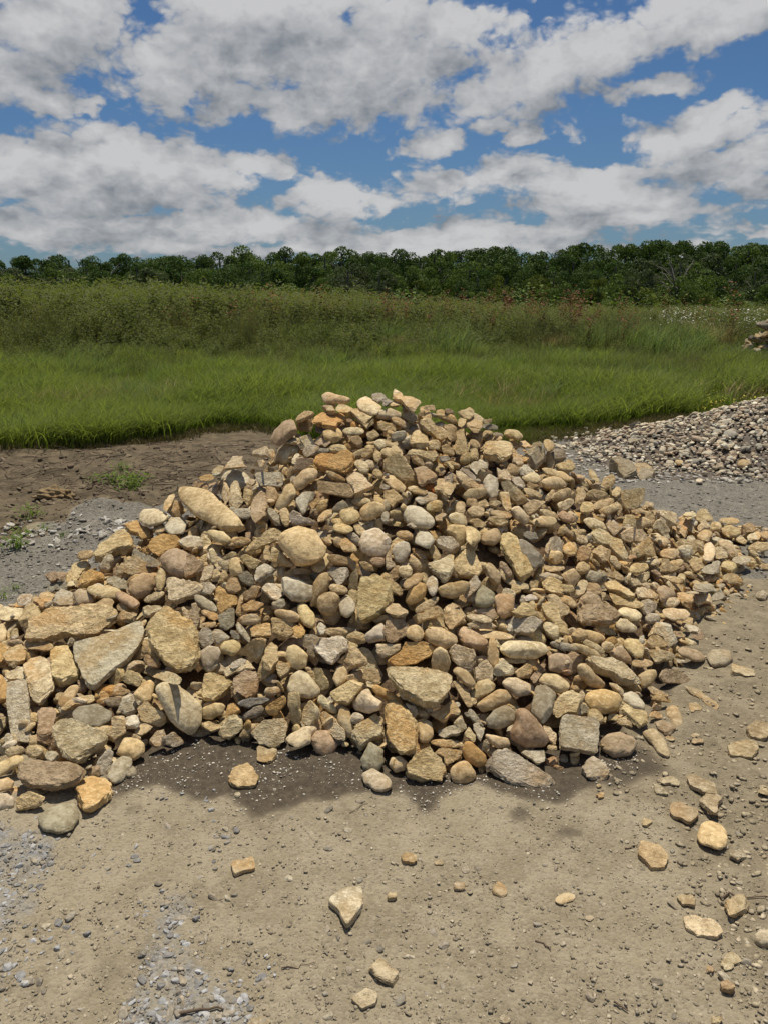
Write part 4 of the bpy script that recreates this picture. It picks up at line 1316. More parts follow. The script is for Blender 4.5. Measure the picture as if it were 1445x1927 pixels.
scatter('gravel', 'small tan and grey stones half sunk in the packed dirt', 600, px_pick(-250, 1700, 1500, 2150), lognorm(.005, .016, 4), pal((.33, .275, .20), (.30, .26, .20), (.38, .33, .24), (.25, .22, .17)), 202, sub=1, lift=.05)
scatter('gravel', 'grey crushed stone lying in patches at the front left', 7000, px_pick(-250, 520, 1480, 2150, lambda x, y, r: samp(gravel, x, y) + .25 * vnoise(x, y, 47, 12) > r.random(len(x)) * 1.1), lognorm(.002, .013, 3.4), greys, 203, sub=1, lift=.08)
scatter('gravel', 'pale crumbs sprinkled over the damp soil at the foot of the pile', 4200, px_pick(200, 1200, 1370, 1540, lambda x, y, r: (samp(damp, x, y) > .4) & (vnoise(x, y, 41, 9) + r.normal(size=len(x)) * .5 > -.1)), lognorm(.0012, .006, 4), pal((.52, .47, .38), (.45, .40, .31), (.58, .54, .46)), 204)
scatter('gravel', 'olive brown broken shale on the soil right of the pile', 6500, px_pick(1130, 1750, 1080, 1960, lambda x, y, r: samp(olive, x, y) > r.random(len(x)) * .8), lognorm(.002, .015, 5), pal((.32, .265, .175), (.36, .30, .20), (.26, .215, .145), (.43, .36, .25)), 205, flat=(.2, .45), lift=.08)
scatter('gravel', 'dark fine gravel of the yard behind the pile', 13000, px_pick(-300, 1750, 830, 1200, lambda x, y, r: samp(darkg, x, y) > .4), lognorm(.004, .018, 4), pal((.20, .185, .15), (.27, .25, .205), (.15, .14, .12), (.38, .35, .30)), 206, lift=.1)
def band(x, y, r): return np.exp(-((y - (4.95 + .10 * (x + 2.2))) / .22) ** 2) * (x < -.9) > r.random(len(x))
scatter('gravel', 'band of pale pebbles between the mud and the grey yard, left', 900, px_pick(-300, 520, 940, 1080, band), lognorm(.010, .032, 2), pal((.52, .50, .45), (.44, .41, .35), (.36, .33, .28)), 207, sub=1)
scatter('gravel', 'pale pebbles scattered along the grass edge, right', 1500, px_pick(1000, 1700, 800, 905, lambda x, y, r: (samp(darkg, x, y) > .4) & (vnoise(x, y, 44, 2.5) > -.3)), lognorm(.012, .035, 2.5), pal((.42, .39, .33), (.34, .31, .26), (.50, .47, .42)), 208, sub=1)
scatter('clods', 'crumbly brown clods of dried mud at the left behind the pile', 2600, px_pick(-300, 640, 830, 1040, lambda x, y, r: samp(mud, x, y) > .5), lognorm(.006, .034, 4), pal((.13, .095, .06), (.17, .125, .08), (.20, .155, .10)), 209, sub=1, lift=.1)

# ------------------------------------------------------------------ second heap: river pebbles at the right
PC = np.array([4.35, 8.0]); PR = (2.25, 1.35); PH = .56
def H2(x, y):
    q = np.hypot((x - PC[0]) / PR[0], (y - PC[1]) / PR[1]); base = np.clip(1 - q, 0, 1)
    return PH * base ** .95 * (1 + .08 * np.sin(x * 5 + 1)) 
def n2(x, y):
    e = .05; n = np.array([-(H2(x + e, y) - H2(x - e, y)) / (2 * e), -(H2(x, y + e) - H2(x, y - e)) / (2 * e), 1.0]); return n / np.linalg.norm(n)
r = np.random.default_rng(5); PP = []
ppal = np.array([1.50, 1.52, 1.42]) * np.array([(.36, .31, .25), (.30, .255, .20), (.42, .37, .30), (.28, .215, .17), (.34, .27, .215), (.24, .22, .195), (.50, .46, .40), (.31, .29, .26)])
for k in range(9500):
    x, y = PC[0] + r.uniform(-1.15, 1.15) * PR[0], PC[1] + r.uniform(-1.25, 1.0) * PR[1]
    q = math.hypot((x - PC[0]) / PR[0], (y - PC[1]) / PR[1])
    if q > 1 and r.random() > math.exp(-(q - 1) * 11): continue
    s = .012 + .024 * r.random() ** 2.5 + (.03 if r.random() < .015 else 0)
    PP.append((x, y, float(H2(np.float64(x), np.float64(y))) + s * .25, s, k))
seen = sorted((p for p in PP if 0 < project(np.array([[p[0], p[1], p[2]]]))[0][0] < 1445 and p[1] < PC[1] + .1), key=lambda p: -p[3] / (p[1]))
single = {p[4] for p in seen[:240]}
protos = []
for k in range(14):
    U, Fc = loose(r, 1, (.35, .75), 2, k % 2 == 0); protos.append((U, Fc))
pmes = []
PN = ['tan', 'brown', 'pale tan', 'reddish brown', 'rust-tinged', 'dark grey', 'whitish', 'grey']
for k in range(14):
    for c in range(4): pmes.append(mesh_np('pebble', protos[k][0], protos[k][1], col=ppal[(k * 3 + c * 5) % 8] * r.uniform(.9, 1.1))); pmes[-1]['hue'] = (k * 3 + c * 5) % 8
for m_ in pmes: m_.materials.append(M_COB)
V_, F_, C_, sv2 = [], [], [], 0
for (x, y, z, s, k) in PP:
    n = n2(np.float64(x), np.float64(y)); rm = rotm(r, n, .3)
    if k in single:
        ob = bpy.data.objects.new('pebble', pmes[r.integers(len(pmes))]); COL.objects.link(ob)
        ob.matrix_world = Matrix.Translation((x, y, z)) @ Matrix(rm.T.tolist()).to_4x4() @ Matrix.Scale(s, 4)
        hu = PN[ob.data['hue']]; prop(ob, 'small ' + hu + ' pebble on the low pebble pile at the right', 'pebble', hu + ' pebbles of the low pile at the right')
    else:
        U, Fc = protos[r.integers(14)]
        if y > PC[1] + .25 and r.random() < .5: continue
        V_.append(U * s @ rm + np.array([x, y, z])); F_.append(Fc + sv2); C_.append(np.tile(ppal[r.integers(8)] * r.uniform(.85, 1.15), (len(U), 1))); sv2 += len(U)
jx, jy = np.meshgrid(np.arange(PC[0] - PR[0], PC[0] + PR[0], .08), np.arange(PC[1] - PR[1], PC[1] + PR[1], .08)); hz = H2(jx, jy) - .02
ii = np.arange(jx.size).reshape(jx.shape); q = np.stack([ii[:-1, :-1], ii[:-1, 1:], ii[1:, 1:], ii[1:, :-1]], -1).reshape(-1, 4); tri = np.concatenate([q[:, :3], q[:, [0, 2, 3]]])
V_.append(np.stack([jx, jy, hz], -1).reshape(-1, 3)); F_.append(tri + sv2); C_.append(np.tile([.12, .10, .08], (jx.size, 1)))
prop(link('pebble_rubble', mesh_np('pebble_rubble', np.concatenate(V_), np.concatenate(F_), col=np.concatenate(C_)), M_COB), 'small river pebbles heaped in a low pile at the right', kind='stuff')
# a few larger stones on that heap, found in the photograph
for (px, py, L, Wd, an, code, lab) in ((1290,855,14,10,0,'G','dark slate pebble among pale ones at the foot of the pebble pile'),(1352,766,38,16,8,'t','broad tan slab lying near the top of the pebble pile'),
    (1398,873,26,18,0,'t','largest round tan cobble at the foot of the pebble pile'),(1353,832,11,9,0,'w','white pebble, brightest on the pebble pile'),(1277,870,16,11,0,'t','tan cobble beside the dark slate pebble of the pebble pile'),
    (1316,905,14,9,0,'w','single white pebble out on the dark gravel before the pebble pile'),(1143,850,18,7,0,'w','pale flat stone beside the greenish angular block'),(1190,830,28,12,-15,'G','dark flat stone at the left end of the pebble pile')):
    d = ray(px, py); tt = np.arange(4, 14, .01); P = camp + d * tt[:, None]; k = np.nonzero(P[:, 2] <= np.maximum(H2(P[:, 0], P[:, 1]), 0))[0][0]
    rec = dict(id=int(px), c=code, sh='r' if Wd * 1.9 > L else 's', k='E', cx=px, cy=py, L=L, W=Wd, an=an, A=L * Wd)
    n = n2(P[k, 0], P[k, 1]) + np.array([0, -.2, .2]); n /= np.linalg.norm(n)
    V, Fc = stone_shape(rec, 99 + int(px), 3, P[k] + n * .01, n, .6); c0 = V.mean(0)
    ob = link('stone', mesh_np('stone', V - c0, Fc, col=colour(code, r)), M_COB); ob.location = c0; prop(ob, lab, 'stone')
# far rubble heap at the edge of the tall weeds
r = np.random.default_rng(15)
for k in range(110):
    px, py = 1388 + 130 * r.random(), 0; P0 = ground_pt(px, 672); u = r.random()
    s = r.uniform(.07, .17); hgt_ = .85 * min(1, (px - 1380) / 45) * r.random() ** .8; y = P0[1] - 1.6 + .9 * hgt_ + r.uniform(-.1, .4)
    U, Fc = loose(r, s, (.35, .7), 2, True); V = U @ rotm(r, None, .4)
    ob = link('rock', mesh_np('rock', V, Fc, col=colour('gtgGw'[k % 5], r) * .8, sharp=35), M_ROCK); fx = P0[0] * y / P0[1]; ob.location = (fx, y, tfast(fx, y) + hgt_ + s * .2)
    prop(ob, 'pale rock of the small far heap beside the tall weeds at the right', 'rock', 'rocks of the far heap by the weeds')

# ------------------------------------------------------------------ vegetation materials
def leaf_mat(name, c1, c2, tip=None, trans=.35, vscale=.35):
    m, t, o = mat(name)
    geo = t.n('ShaderNodeNewGeometry'); P = geo.outputs['Position']; rn = t.n('ShaderNodeObjectInfo').outputs['Random']
    a = t.noise(P, vscale, 3, .6); b = t.noise(P, vscale * 7, 2, .6)
    k = t.m('ADD', t.m('MULTIPLY', t.mr(a, .35, .65), .5), t.m('ADD', t.m('MULTIPLY', rn, .3), t.m('MULTIPLY', b, .25)), clamp=True)
    c = t.mix(k, c1, c2)
    c = t.mix(1.0, c, t.mix(t.n('ShaderNodeNewGeometry').outputs['Random Per Island'], (.42, .48, .4), (1.75, 1.6, 1.8)), 'MULTIPLY')
    if tip:
        hh = t.n('ShaderNodeAttribute', attribute_name='hgt').outputs['Fac']; c = t.mix(t.m('MULTIPLY', t.m('POWER', hh, 2.0), .7), c, tip)
    bs = t.n('ShaderNodeBsdfPrincipled', {'Base Color': c, 'Roughness': .7, 'Specular IOR Level': .12})
    tr = t.n('ShaderNodeBsdfTranslucent', {'Color': t.mix(1.0, c, (1.5, 1.6, .7), 'MULTIPLY')})
    mx = t.n('ShaderNodeMixShader', {0: trans, 1: bs.outputs[0], 2: tr.outputs[0]}); t.t.links.new(mx.outputs[0], o.inputs[0]); return m
M_GRASS = leaf_mat('meadow grass', (.070, .120, .014), (.165, .205, .042), (.25, .28, .10), .45)
M_WEED = leaf_mat('tall weeds', (.045, .075, .015), (.135, .155, .040), (.17, .175, .07), .35, 1.1)
M_SEED = leaf_mat('seeding grass', (.07, .095, .030), (.15, .145, .060), (.20, .18, .09), .3, 1.0)
M_RUST = leaf_mat('rust dock', (.13, .052, .026), (.20, .085, .040), None, .1)
M_REED = leaf_mat('pale reed', (.10, .16, .04), (.19, .25, .08), (.24, .29, .13), .35)
M_STRAW = leaf_mat('dry straw', (.27, .21, .10), (.38, .31, .16), None, .2)
M_TWIG = leaf_mat('dead roots', (.09, .065, .04), (.17, .13, .085), None, .0)
M_WHITE = leaf_mat('white bloom', (.55, .55, .45), (.65, .65, .55), None, .1)
def blades(r, n, rad, hgt, wid, lean, seg=4, wind=(.25, .05), curl=.5, base=None):
    """n grass blades as strips: returns V, quads, height attribute"""
    a = r.uniform(0, 6.28, n); q = rad * np.sqrt(r.random(n)); bx, by = (q * np.cos(a), q * np.sin(a)) if base is None else base
    h = hgt * r.uniform(.55, 1.0, n); th = r.uniform(0, 6.28, n); ln = lean * r.uniform(.2, 1, n)
    ww = wid * r.uniform(.6, 1.2, n); fa = r.uniform(0, 6.28, n)
    T = np.linspace(0, 1, seg + 1); V = np.zeros((n, seg + 1, 2, 3))
    for i, tt in enumerate(T):
        off = tt ** (1 + curl * 2) * h
        cx = bx + np.cos(th) * ln * off + wind[0] * off; cy = by + np.sin(th) * ln * off + wind[1] * off
        cz = h * tt * np.clip(1 - .28 * ln * tt, .3, 1); w_ = ww * (1 - tt ** 1.6) * .5 + .0004
        for s, sg in ((0, -1), (1, 1)):
            V[:, i, s, 0] = cx + np.cos(fa) * w_ * sg; V[:, i, s, 1] = cy + np.sin(fa) * w_ * sg; V[:, i, s, 2] = cz
    idx = np.arange(n * (seg + 1) * 2).reshape(n, seg + 1, 2)
    Q = np.stack([idx[:, :-1, 0], idx[:, :-1, 1], idx[:, 1:, 1], idx[:, 1:, 0]], -1).reshape(-1, 4)
    return V.reshape(-1, 3), Q, np.repeat(np.tile(T, n), 2)
def leaves(r, P, size, asp=.35, droop=.4):
    """flat pointed leaves at the points P"""
    n = len(P); a = r.uniform(0, 6.28, n); s = size * r.uniform(.6, 1.2, n); d = np.stack([np.cos(a), np.sin(a), r.uniform(-droop, .7, n)], 1); d /= np.linalg.norm(d, axis=1, keepdims=True)
    sd_ = np.cross(d, [0, 0, 1.0]) + r.normal(size=(n, 3)) * .25; sd_ /= np.linalg.norm(sd_, axis=1, keepdims=True)
    V = np.stack([P, P + d * s[:, None] * .5 + sd_ * s[:, None] * asp * .5, P + d * s[:, None], P + d * s[:, None] * .5 - sd_ * s[:, None] * asp * .5], 1)
    return V.reshape(-1, 3), np.arange(n * 4).reshape(n, 4)
def join(parts):
    V, Q, A, o_ = [], [], [], 0
    for p in parts:
        V.append(p[0]); Q.append(p[1] + o_); A.append(p[2] if len(p) > 2 else np.full(len(p[0]), .5)); o_ += len(p[0])
    return np.concatenate(V), np.concatenate(Q), np.concatenate(A)
def variants(name, n, fn, mtl, seed):
    c = bpy.data.collections.new(name); r = np.random.default_rng(seed)
    for k in range(n):
        V, Q, A = fn(r); me = mesh_np(name, V, Q, attrs=dict(hgt=A)); me.materials.append(mtl); ob = bpy.data.objects.new(f'{name}_{k}', me); c.objects.link(ob)
    return c
def instancer(name, label, coll, P, rot, scl, nvar, seed):
    r = np.random.default_rng(seed); ok_ = ~((np.abs(P[:, 1] - 17.8) < 1.6) & (P[:, 0] > 7.9) & (P[:, 0] < 10.6)) if name != 'flowers' else np.ones(len(P), bool); P, rot, scl = P[ok_], np.asarray(rot)[ok_], np.asarray(scl)[ok_]; n = len(P); me = bpy.data.meshes.new(name); me.vertices.add(n); me.vertices.foreach_set('co', np.asarray(P, np.float32).ravel())
    for an, ty, v in (('rz', 'FLOAT', rot), ('sc', 'FLOAT', scl), ('vi', 'INT', r.integers(0, nvar, n))):
        a = me.attributes.new(an, ty, 'POINT'); a.data.foreach_set('value', np.asarray(v, np.float32 if ty == 'FLOAT' else np.int32))
    ob = link(name, me); ng = bpy.data.node_groups.new(name, 'GeometryNodeTree')
    ng.interface.new_socket('Geometry', in_out='INPUT', socket_type='NodeSocketGeometry'); ng.interface.new_socket('Geometry', in_out='OUTPUT', socket_type='NodeSocketGeometry')
    g = NT(ng); gi = g.n('NodeGroupInput'); go = g.n('NodeGroupOutput')
    ci = g.n('GeometryNodeCollectionInfo'); ci.inputs['Collection'].default_value = coll; ci.inputs['Separate Children'].default_value = True; ci.inputs['Reset Children'].default_value = True
    def att(nm, ty):
        nd = g.n('GeometryNodeInputNamedAttribute', data_type=ty); nd.inputs['Name'].default_value = nm; return nd.outputs[0]
    rot_ = g.n('ShaderNodeCombineXYZ', {2: att('rz', 'FLOAT')}).outputs[0]; s_ = att('sc', 'FLOAT')
    ip = g.n('GeometryNodeInstanceOnPoints', {'Points': gi.outputs[0], 'Instance': ci.outputs[0], 'Pick Instance': True, 'Instance Index': att('vi', 'INT')})
    ng.links.new(rot_, ip.inputs['Rotation']); ng.links.new(g.n('ShaderNodeCombineXYZ', {0: s_, 1: s_, 2: s_}).outputs[0], ip.inputs['Scale'])
    ng.links.new(ip.outputs[0], go.inputs[0]); md_ = ob.modifiers.new('scatter', 'NODES'); md_.node_group = ng
    return prop(ob, label, kind='stuff')
def field_pts(r, n, y0, y1, cond=None, spread=.68, power=1.6):
    y = y0 + (y1 - y0) * r.random(n) ** power; x = r.uniform(-1, 1, n) * (y * spread + 1.5)
    P = np.stack([x, y, terrain(x, y)], 1)
    if cond is not None: P = P[cond(x, y, r)]
    return P
# near meadow
GC = variants('grass_tuft', 6, lambda r: blades(r, 58, .20, .46, .0135, 1.15, 4, (.24, .0), .7), M_GRASS, 301)
r = np.random.default_rng(302)
gedge = lambda x, y: samp(grassm, x, y)
P = field_pts(r, 16000, 6.6, 24, lambda x, y, r: gedge(x + r.normal(size=len(x)) * .05, y) > .5)
low = (P[:, 0] > .9) & (P[:, 1] < 8.9 + .25 * (P[:, 0] - 1)) | ((P[:, 0] > 4.2) & (P[:, 1] < 12.2 + r.normal(size=len(P)) * .4))
left = np.clip((P[:, 1] - 7.3) / 1.0, .35, 1); sc_ = r.uniform(.7, 1.15, len(P)) * np.where(low, .30, 1.0) * np.clip(.75 + .05 * (P[:, 1] - 7), .5, 1.05)
sc_ *= 1 + .28 * vnoise(P[:, 0], P[:, 1], 61, 1.3); sc_ = np.clip(sc_, .2, 1.5)
instancer('grass', 'bright green meadow grass leaning in the wind behind the pile', GC, P, r.normal(size=len(P)) * .9, sc_, 6, 303)
GS_ = variants('short_grass', 4, lambda r: blades(r, 90, .17, .10, .006, .8, 3, (.1, .0), .4), leaf_mat('short grass', (.060, .095, .010), (.115, .135, .022), (.15, .16, .035), .35), 311)
P = field_pts(r, 9000, 6.4, 13, lambda x, y, r: (gedge(x, y) > .35) & (x > .3))
k_ = (P[:, 1] < 9.6 + .3 * P[:, 0]); P = P[k_]
instancer('grass', 'short olive green grass in the hollow right of the pile', GS_, P, r.uniform(0, 6.28, len(P)), r.uniform(.6, 1.3, len(P)), 4, 312)
TG = variants('tall_tuft', 5, lambda r: join([blades(r, 26, .16, .72, .014, .9, 5, (.28, 0), .9), blades(r, 14, .12, .55, .008, .5, 4, (.2, 0), .5)]), M_REED, 305)
P = field_pts(r, 3800, 7.2, 19, lambda x, y, r: (gedge(x, y) > .6) & (vnoise(x, y, 69, 1.4) + r.normal(size=len(x)) * .35 > .35) & ~((x > .9) & (y < 9.4 + .25 * x)))
instancer('grass', 'taller pale clumps standing up out of the meadow grass', TG, P, r.normal(size=len(P)) * 1.0, r.uniform(.55, 1.0, len(P)) * np.clip(.6 + .05 * (P[:, 1] - 7), .5, 1), 5, 306)
DG = variants('dry_tuft', 4, lambda r: blades(r, 40, .2, .5, .007, .9, 4, (.2, 0), .7), M_STRAW, 307)
P = field_pts(r, 2600, 10, 26, lambda x, y, r: vnoise(x, y, 70, .8) + r.normal(size=len(x)) * .4 > .55)
instancer('grass', 'dry straw coloured blades mixed through the meadow', DG, P, r.normal(size=len(P)) * 1.0, r.uniform(.6, 1.1, len(P)), 4, 308)
# brownish trodden edge
GE = variants('edge_grass', 4, lambda r: blades(r, 40, .14, .09, .006, 1.2, 3, (.1, .0), .4), leaf_mat('trodden grass', (.10, .10, .035), (.16, .13, .065), None, .2), 313)
P = field_pts(r, 26000, 6.0, 10, lambda x, y, r: (gedge(x, y) > .05) & (gedge(x, y - .45) < .5)); P = P[:1500]
instancer('grass', 'thin yellowing grass along the trodden edge of the meadow', GE, P, r.uniform(0, 6.28, len(P)), r.uniform(.6, 1.3, len(P)), 4, 314)
# seed-head strip where the meadow meets the weeds
def seedtuft(r):
    return join([blades(r, 45, .2, .62, .006, .5, 4, (.2, 0), .6), blades(r, 30, .2, .45, .009, .8, 4, (.25, 0), .6)])
SGc = variants('seed_grass', 4, seedtuft, M_SEED, 321)
P = field_pts(r, 5000, 12.5, 21, lambda x, y, r: r.random(len(x)) < np.clip(.22 + .6 * vnoise(x, y, 62, .55), 0, .7) * (y > 13 + 1.2 * r.random(len(x))))
instancer('grass', 'tan seed heads of taller grass in front of the tall weeds', SGc, P, r.normal(size=len(P)) * .6, r.uniform(.7, 1.1, len(P)), 4, 322)
# tall weeds
def weed(r):
    n = 5; parts = [blades(r, 60, .30, .95, .013, .60, 4, (.15, 0), .7)]
    a = r.uniform(0, 6.28, n); q = .3 * np.sqrt(r.random(n)); h = r.uniform(.9, 1.45, n)
    bx, by = q * np.cos(a), q * np.sin(a)
    V, Q, A = blades(r, n, 0, 1.0, .014, .15, 4, (.08, 0), .3, base=(bx, by)); parts.append((V * np.array([1, 1, 1.35]), Q, A))
    for i in range(n):
        m_ = 60; tt = r.random(m_); P_ = np.stack([bx[i] + .1 * tt * h[i] + r.normal(size=m_) * .05, by[i] + r.normal(size=m_) * .05, h[i] * tt], 1)
        V, Q = leaves(r, P_, .13, .30); parts.append((V, Q, np.repeat(tt * .8, 4)))
    return join(parts)
WC = variants('weed_clump', 7, weed, M_WEED, 331)
r = np.random.default_rng(332)
P = field_pts(r, 15500, 13.0, 70, lambda x, y, r: y > 13.8 + 1.8 * vnoise(x, y * .3, 63, .5) + r.random(len(x)) * 5.5, .72, 1.5)
sc_ = (1.0 + .15 * np.clip(-P[:, 0] / 9, -1.0, 1.2)) * r.uniform(.75, 1.15, len(P)) * (1 + .22 * vnoise(P[:, 0], P[:, 1], 64, .8)) * np.clip((P[:, 1] - 11.5) / 12, .24, 1) * np.where(P[:, 0] > 0, .86, 1)
instancer('weeds', 'tall dark green weeds and grasses across the whole field', WC, P, r.normal(size=len(P)) * .7, sc_, 7, 333)
SW = variants('wispy_grass', 5, lambda r: join([blades(r, 34, .35, 1.5, .009, .35, 4, (.16, 0), .7)]), M_SEED, 341)
P = field_pts(r, 2600, 18, 60, lambda x, y, r: r.random(len(x)) < np.clip(.45 + .3 * np.clip(-x / 9, -.8, 1) + .4 * vnoise(x, y, 68, .5), .05, 1), .6, 1.4)
instancer('weeds', 'wispy pale grass stalks rising above the tall weeds', SW, P, r.normal(size=len(P)) * .6, r.uniform(.8, 1.15, len(P)) * np.where(P[:, 0] < 0, 1.0, .85), 5, 342)
RD = variants('reed_clump', 5, lambda r: join([blades(r, 46, .3, 1.35, .026, .8, 5, (.32, 0), .8)]), M_REED, 351)
P = field_pts(r, 3400, 16.0, 34, lambda x, y, r: (vnoise(x, y, 65, .9) > .15) & (y > 16.2 + 4 * r.random(len(x))) & (x > -2.5) & (x < 12), .6, 1.5)
instancer('weeds', 'pale green broad-leaved reeds bending in the wind at the right', RD, P, r.normal(size=len(P)) * .4, r.uniform(.55, .9, len(P)), 5, 352)
WF = variants('white_flowers', 3, lambda r: join([(lambda q: (q[0], q[1]))(leaves(r, np.stack([r.normal(size=70) * .25, r.normal(size=70) * .25, r.uniform(.7, 1.0, 70)], 1), .045, .9, .2))]), M_WHITE, 361)
P = field_pts(r, 160, 20, 42, lambda x, y, r: (x > 5.5) & (x > y * .34) & (r.random(len(x)) < .55), .6, 1.3)
instancer('flowers', 'small white wildflowers among the weeds at the far right', WF, P, r.uniform(0, 6.28, len(P)), r.uniform(.8, 1.2, len(P)), 3, 362)
YF = variants('yellow_flowers', 3, lambda r: join([(lambda q: (q[0], q[1]))(leaves(r, np.stack([r.normal(size=24) * .2, r.normal(size=24) * .2, r.uniform(.08, .16, 24)], 1), .02, .9, .2))]), leaf_mat('yellow bloom', (.5, .45, .04), (.6, .55, .08), None, .1), 363)
P = field_pts(r, 500, 9.5, 15, lambda x, y, r: (x > 4.2), .56, 1.0)
instancer('flowers', 'tiny yellow flowers in the short grass behind the pebble pile', YF, P, r.uniform(0, 6.28, len(P)), r.uniform(.8, 1.2, len(P)), 3, 364)

# rust-brown dock plants: countable, one object each (> stem, seed_spike)
def dock_meshes(r):
    V, Q, A = blades(r, 4, .05, .75, .016, .2, 4, (.08, 0), .3); st = mesh_np('stem', V, Q)
    m_ = 240; tt = r.random(m_); br = r.integers(0, 5, m_); ang = br * 1.25; sp = .12 * tt * (br > 0)
    P_ = np.stack([np.cos(ang) * sp + r.normal(size=m_) * .02, np.sin(ang) * sp + r.normal(size=m_) * .02, .35 + tt * (.85 - .1 * br)], 1)
    V, Q = leaves(r, P_, .05, .7); return st, mesh_np('seed_sprays', V, Q)
r = np.random.default_rng(371); docks = [dock_meshes(r) for _ in range(5)]
for a, b in docks: a.materials.append(M_TWIG); b.materials.append(M_RUST)
DOCK = [(325,640,'rust-brown dock plant standing alone in front of the weeds, left of the peak'),(478,640,'rust-brown dock plant in front of the weeds, right above the peak'),(350,632,'slim rust-brown dock plant beside a taller one, left of the peak')]
spots = [(p[0], 19.5 + r.random(), p[2], 1.0) for p in DOCK]
gpts = [(r.uniform(300, 1100), r.uniform(20.5, 30)) for _ in range(95)] + [(r.uniform(1040, 1445), r.uniform(18.5, 26)) for _ in range(12)]
for px, y in gpts: spots.append((px, y, 'rust-brown dock plant standing among the tall green weeds', r.uniform(1.05, 1.5)))
for px, y, lab, s in spots:
    x = (px - CX) / F * (y * math.cos(PITCH) + 1.6 * math.sin(PITCH)); z = tfast(x, y)
    e = bpy.data.objects.new('dock_plant', None); COL.objects.link(e); e.location = (x, y, z); e.rotation_euler.z = r.uniform(0, 6.28); e.scale = (s,) * 3
    prop(e, lab, 'weed plant', 'rust-brown dock plants in the field'); a, b = docks[r.integers(5)]
    link('stem', a, None, e); link('seed_sprays', b, None, e)
# tawny tuft at the right
r = np.random.default_rng(381)
for (px, y, s, lab) in ((1345, 19.0, 1.25, 'tawny dry grass tuft bowing to the left beside the far rock heap'), (1040, 19.3, .8, 'small tawny dry grass tuft before the reeds'), (745, 18.6, .75, 'tawny dry grass tuft just behind the peak of the pile')):
    x = (px - CX) / F * (y * math.cos(PITCH) + .45); V, Q, A = blades(r, 420, .30, .95, .010, .95, 5, (-.25 if s > 1 else .2, 0), .7)
    ob = link('grass_tuft', mesh_np('grass_tuft', V * s, Q, attrs=dict(hgt=A)), M_STRAW); ob.location = (x, y, tfast(x, y)); prop(ob, lab, 'grass tuft')
# small weeds on the bare ground (each > leaves, stem)
M_HERB = leaf_mat('young weed', (.09, .16, .02), (.15, .22, .04), (.20, .26, .07), .35)
r = np.random.default_rng(391)
for (px, py, s0, n, lab) in ((185,920,.12,60,'bright green seedling weed, leftmost on the mud patch'),(215,925,.16,110,'bushy green weed in the middle of the mud patch'),(250,925,.20,150,'widest green weed on the mud patch, near the pile'),(252,940,.16,60,'green weed with a pale upright stalk on the mud patch'),
    (60,985,.16,80,'low green weed beside the band of white pebbles'),(30,1035,.15,110,'dark rosette weed at the left edge of the grey gravel'),(45,1010,.12,60,'small leafy weed just behind the dark rosette weed'),(88,1005,.09,40,'tiny upright weed among the white pebbles'),
    (32,1108,.07,40,'yellow-green seedling on the grey gravel, alone'),(8,1125,.09,50,'small weed at the left edge, next to the yellow-green seedling'),(122,1018,.07,20,'sparse grass sprig on grey gravel'),(235,908,.14,80,'round leafy weed at the back of the mud patch')):
    s = s0 * .62; p = ground_pt(px, py); z = tfast(p[0], p[1]); e = bpy.data.objects.new('weed', None); COL.objects.link(e); e.location = (p[0], p[1], z); prop(e, lab, 'weed')
    V, Q, A = blades(r, max(6, n // 8), s * .5, s * 1.3, .006, .5, 3, (.05, 0), .4); link('stem', mesh_np('stem', V, Q, attrs=dict(hgt=A)), M_HERB, e)
    tt = r.random(n); q = r.normal(size=(n, 2)) * s * .42; V, Q = leaves(r, np.stack([q[:, 0] * 1.4, q[:, 1], s * (.1 + .8 * tt)], 1), s * .38, .38, .2)
    link('foliage', mesh_np('foliage', V, Q, attrs=dict(hgt=np.repeat(tt, 4))), M_HERB, e)
# dead roots and twigs
def tube(pts, rad, k=5):
    pts = np.array(pts); V = []; Fq = []
    for i, p in enumerate(pts):
        d = pts[min(i + 1, len(pts) - 1)] - pts[max(i - 1, 0)]; d = d / np.linalg.norm(d); u = np.cross(d, [0, 0, 1.0]); u /= np.linalg.norm(u) + 1e-9; w_ = np.cross(d, u); rr = rad * (1 - .6 * i / len(pts))
        for j in range(k): a = j * 2 * math.pi / k; V.append(p + (u * math.cos(a) + w_ * math.sin(a)) * rr)
    for i in range(len(pts) - 1):
        for j in range(k): Fq.append((i * k + j, i * k + (j + 1) % k, (i + 1) * k + (j + 1) % k, (i + 1) * k + j))
    return np.array(V), np.array(Fq)
r = np.random.default_rng(401); parts = []
for k in range(420):
    px, py = r.uniform(-200, 620), r.uniform(835, 945); p = ground_pt(px, py)
    if samp(mud, np.array([p[0]]), np.array([p[1]]))[0] < .5: continue
    a = r.uniform(0, 6.28); L = r.uniform(.08, .4); q = [p.copy()]
    for s in range(4): a += r.normal() * .45; q.append(q[-1] + np.array([math.cos(a), math.sin(a), 0]) * L / 4)
    q = np.array(q); q[:, 2] = terrain(q[:, 0], q[:, 1]) + .006 + .02 * r.random() * np.array([0, 1, 1.5, 1, 0]); parts.append(tube(q, r.uniform(.0015, .005), 4))
V, Q, A = join(parts); prop(link('dead_roots', mesh_np('dead_roots', V, Q, attrs=dict(hgt=A)), M_TWIG), 'tangle of dead brown roots and straw on the mud at the left', kind='stuff')
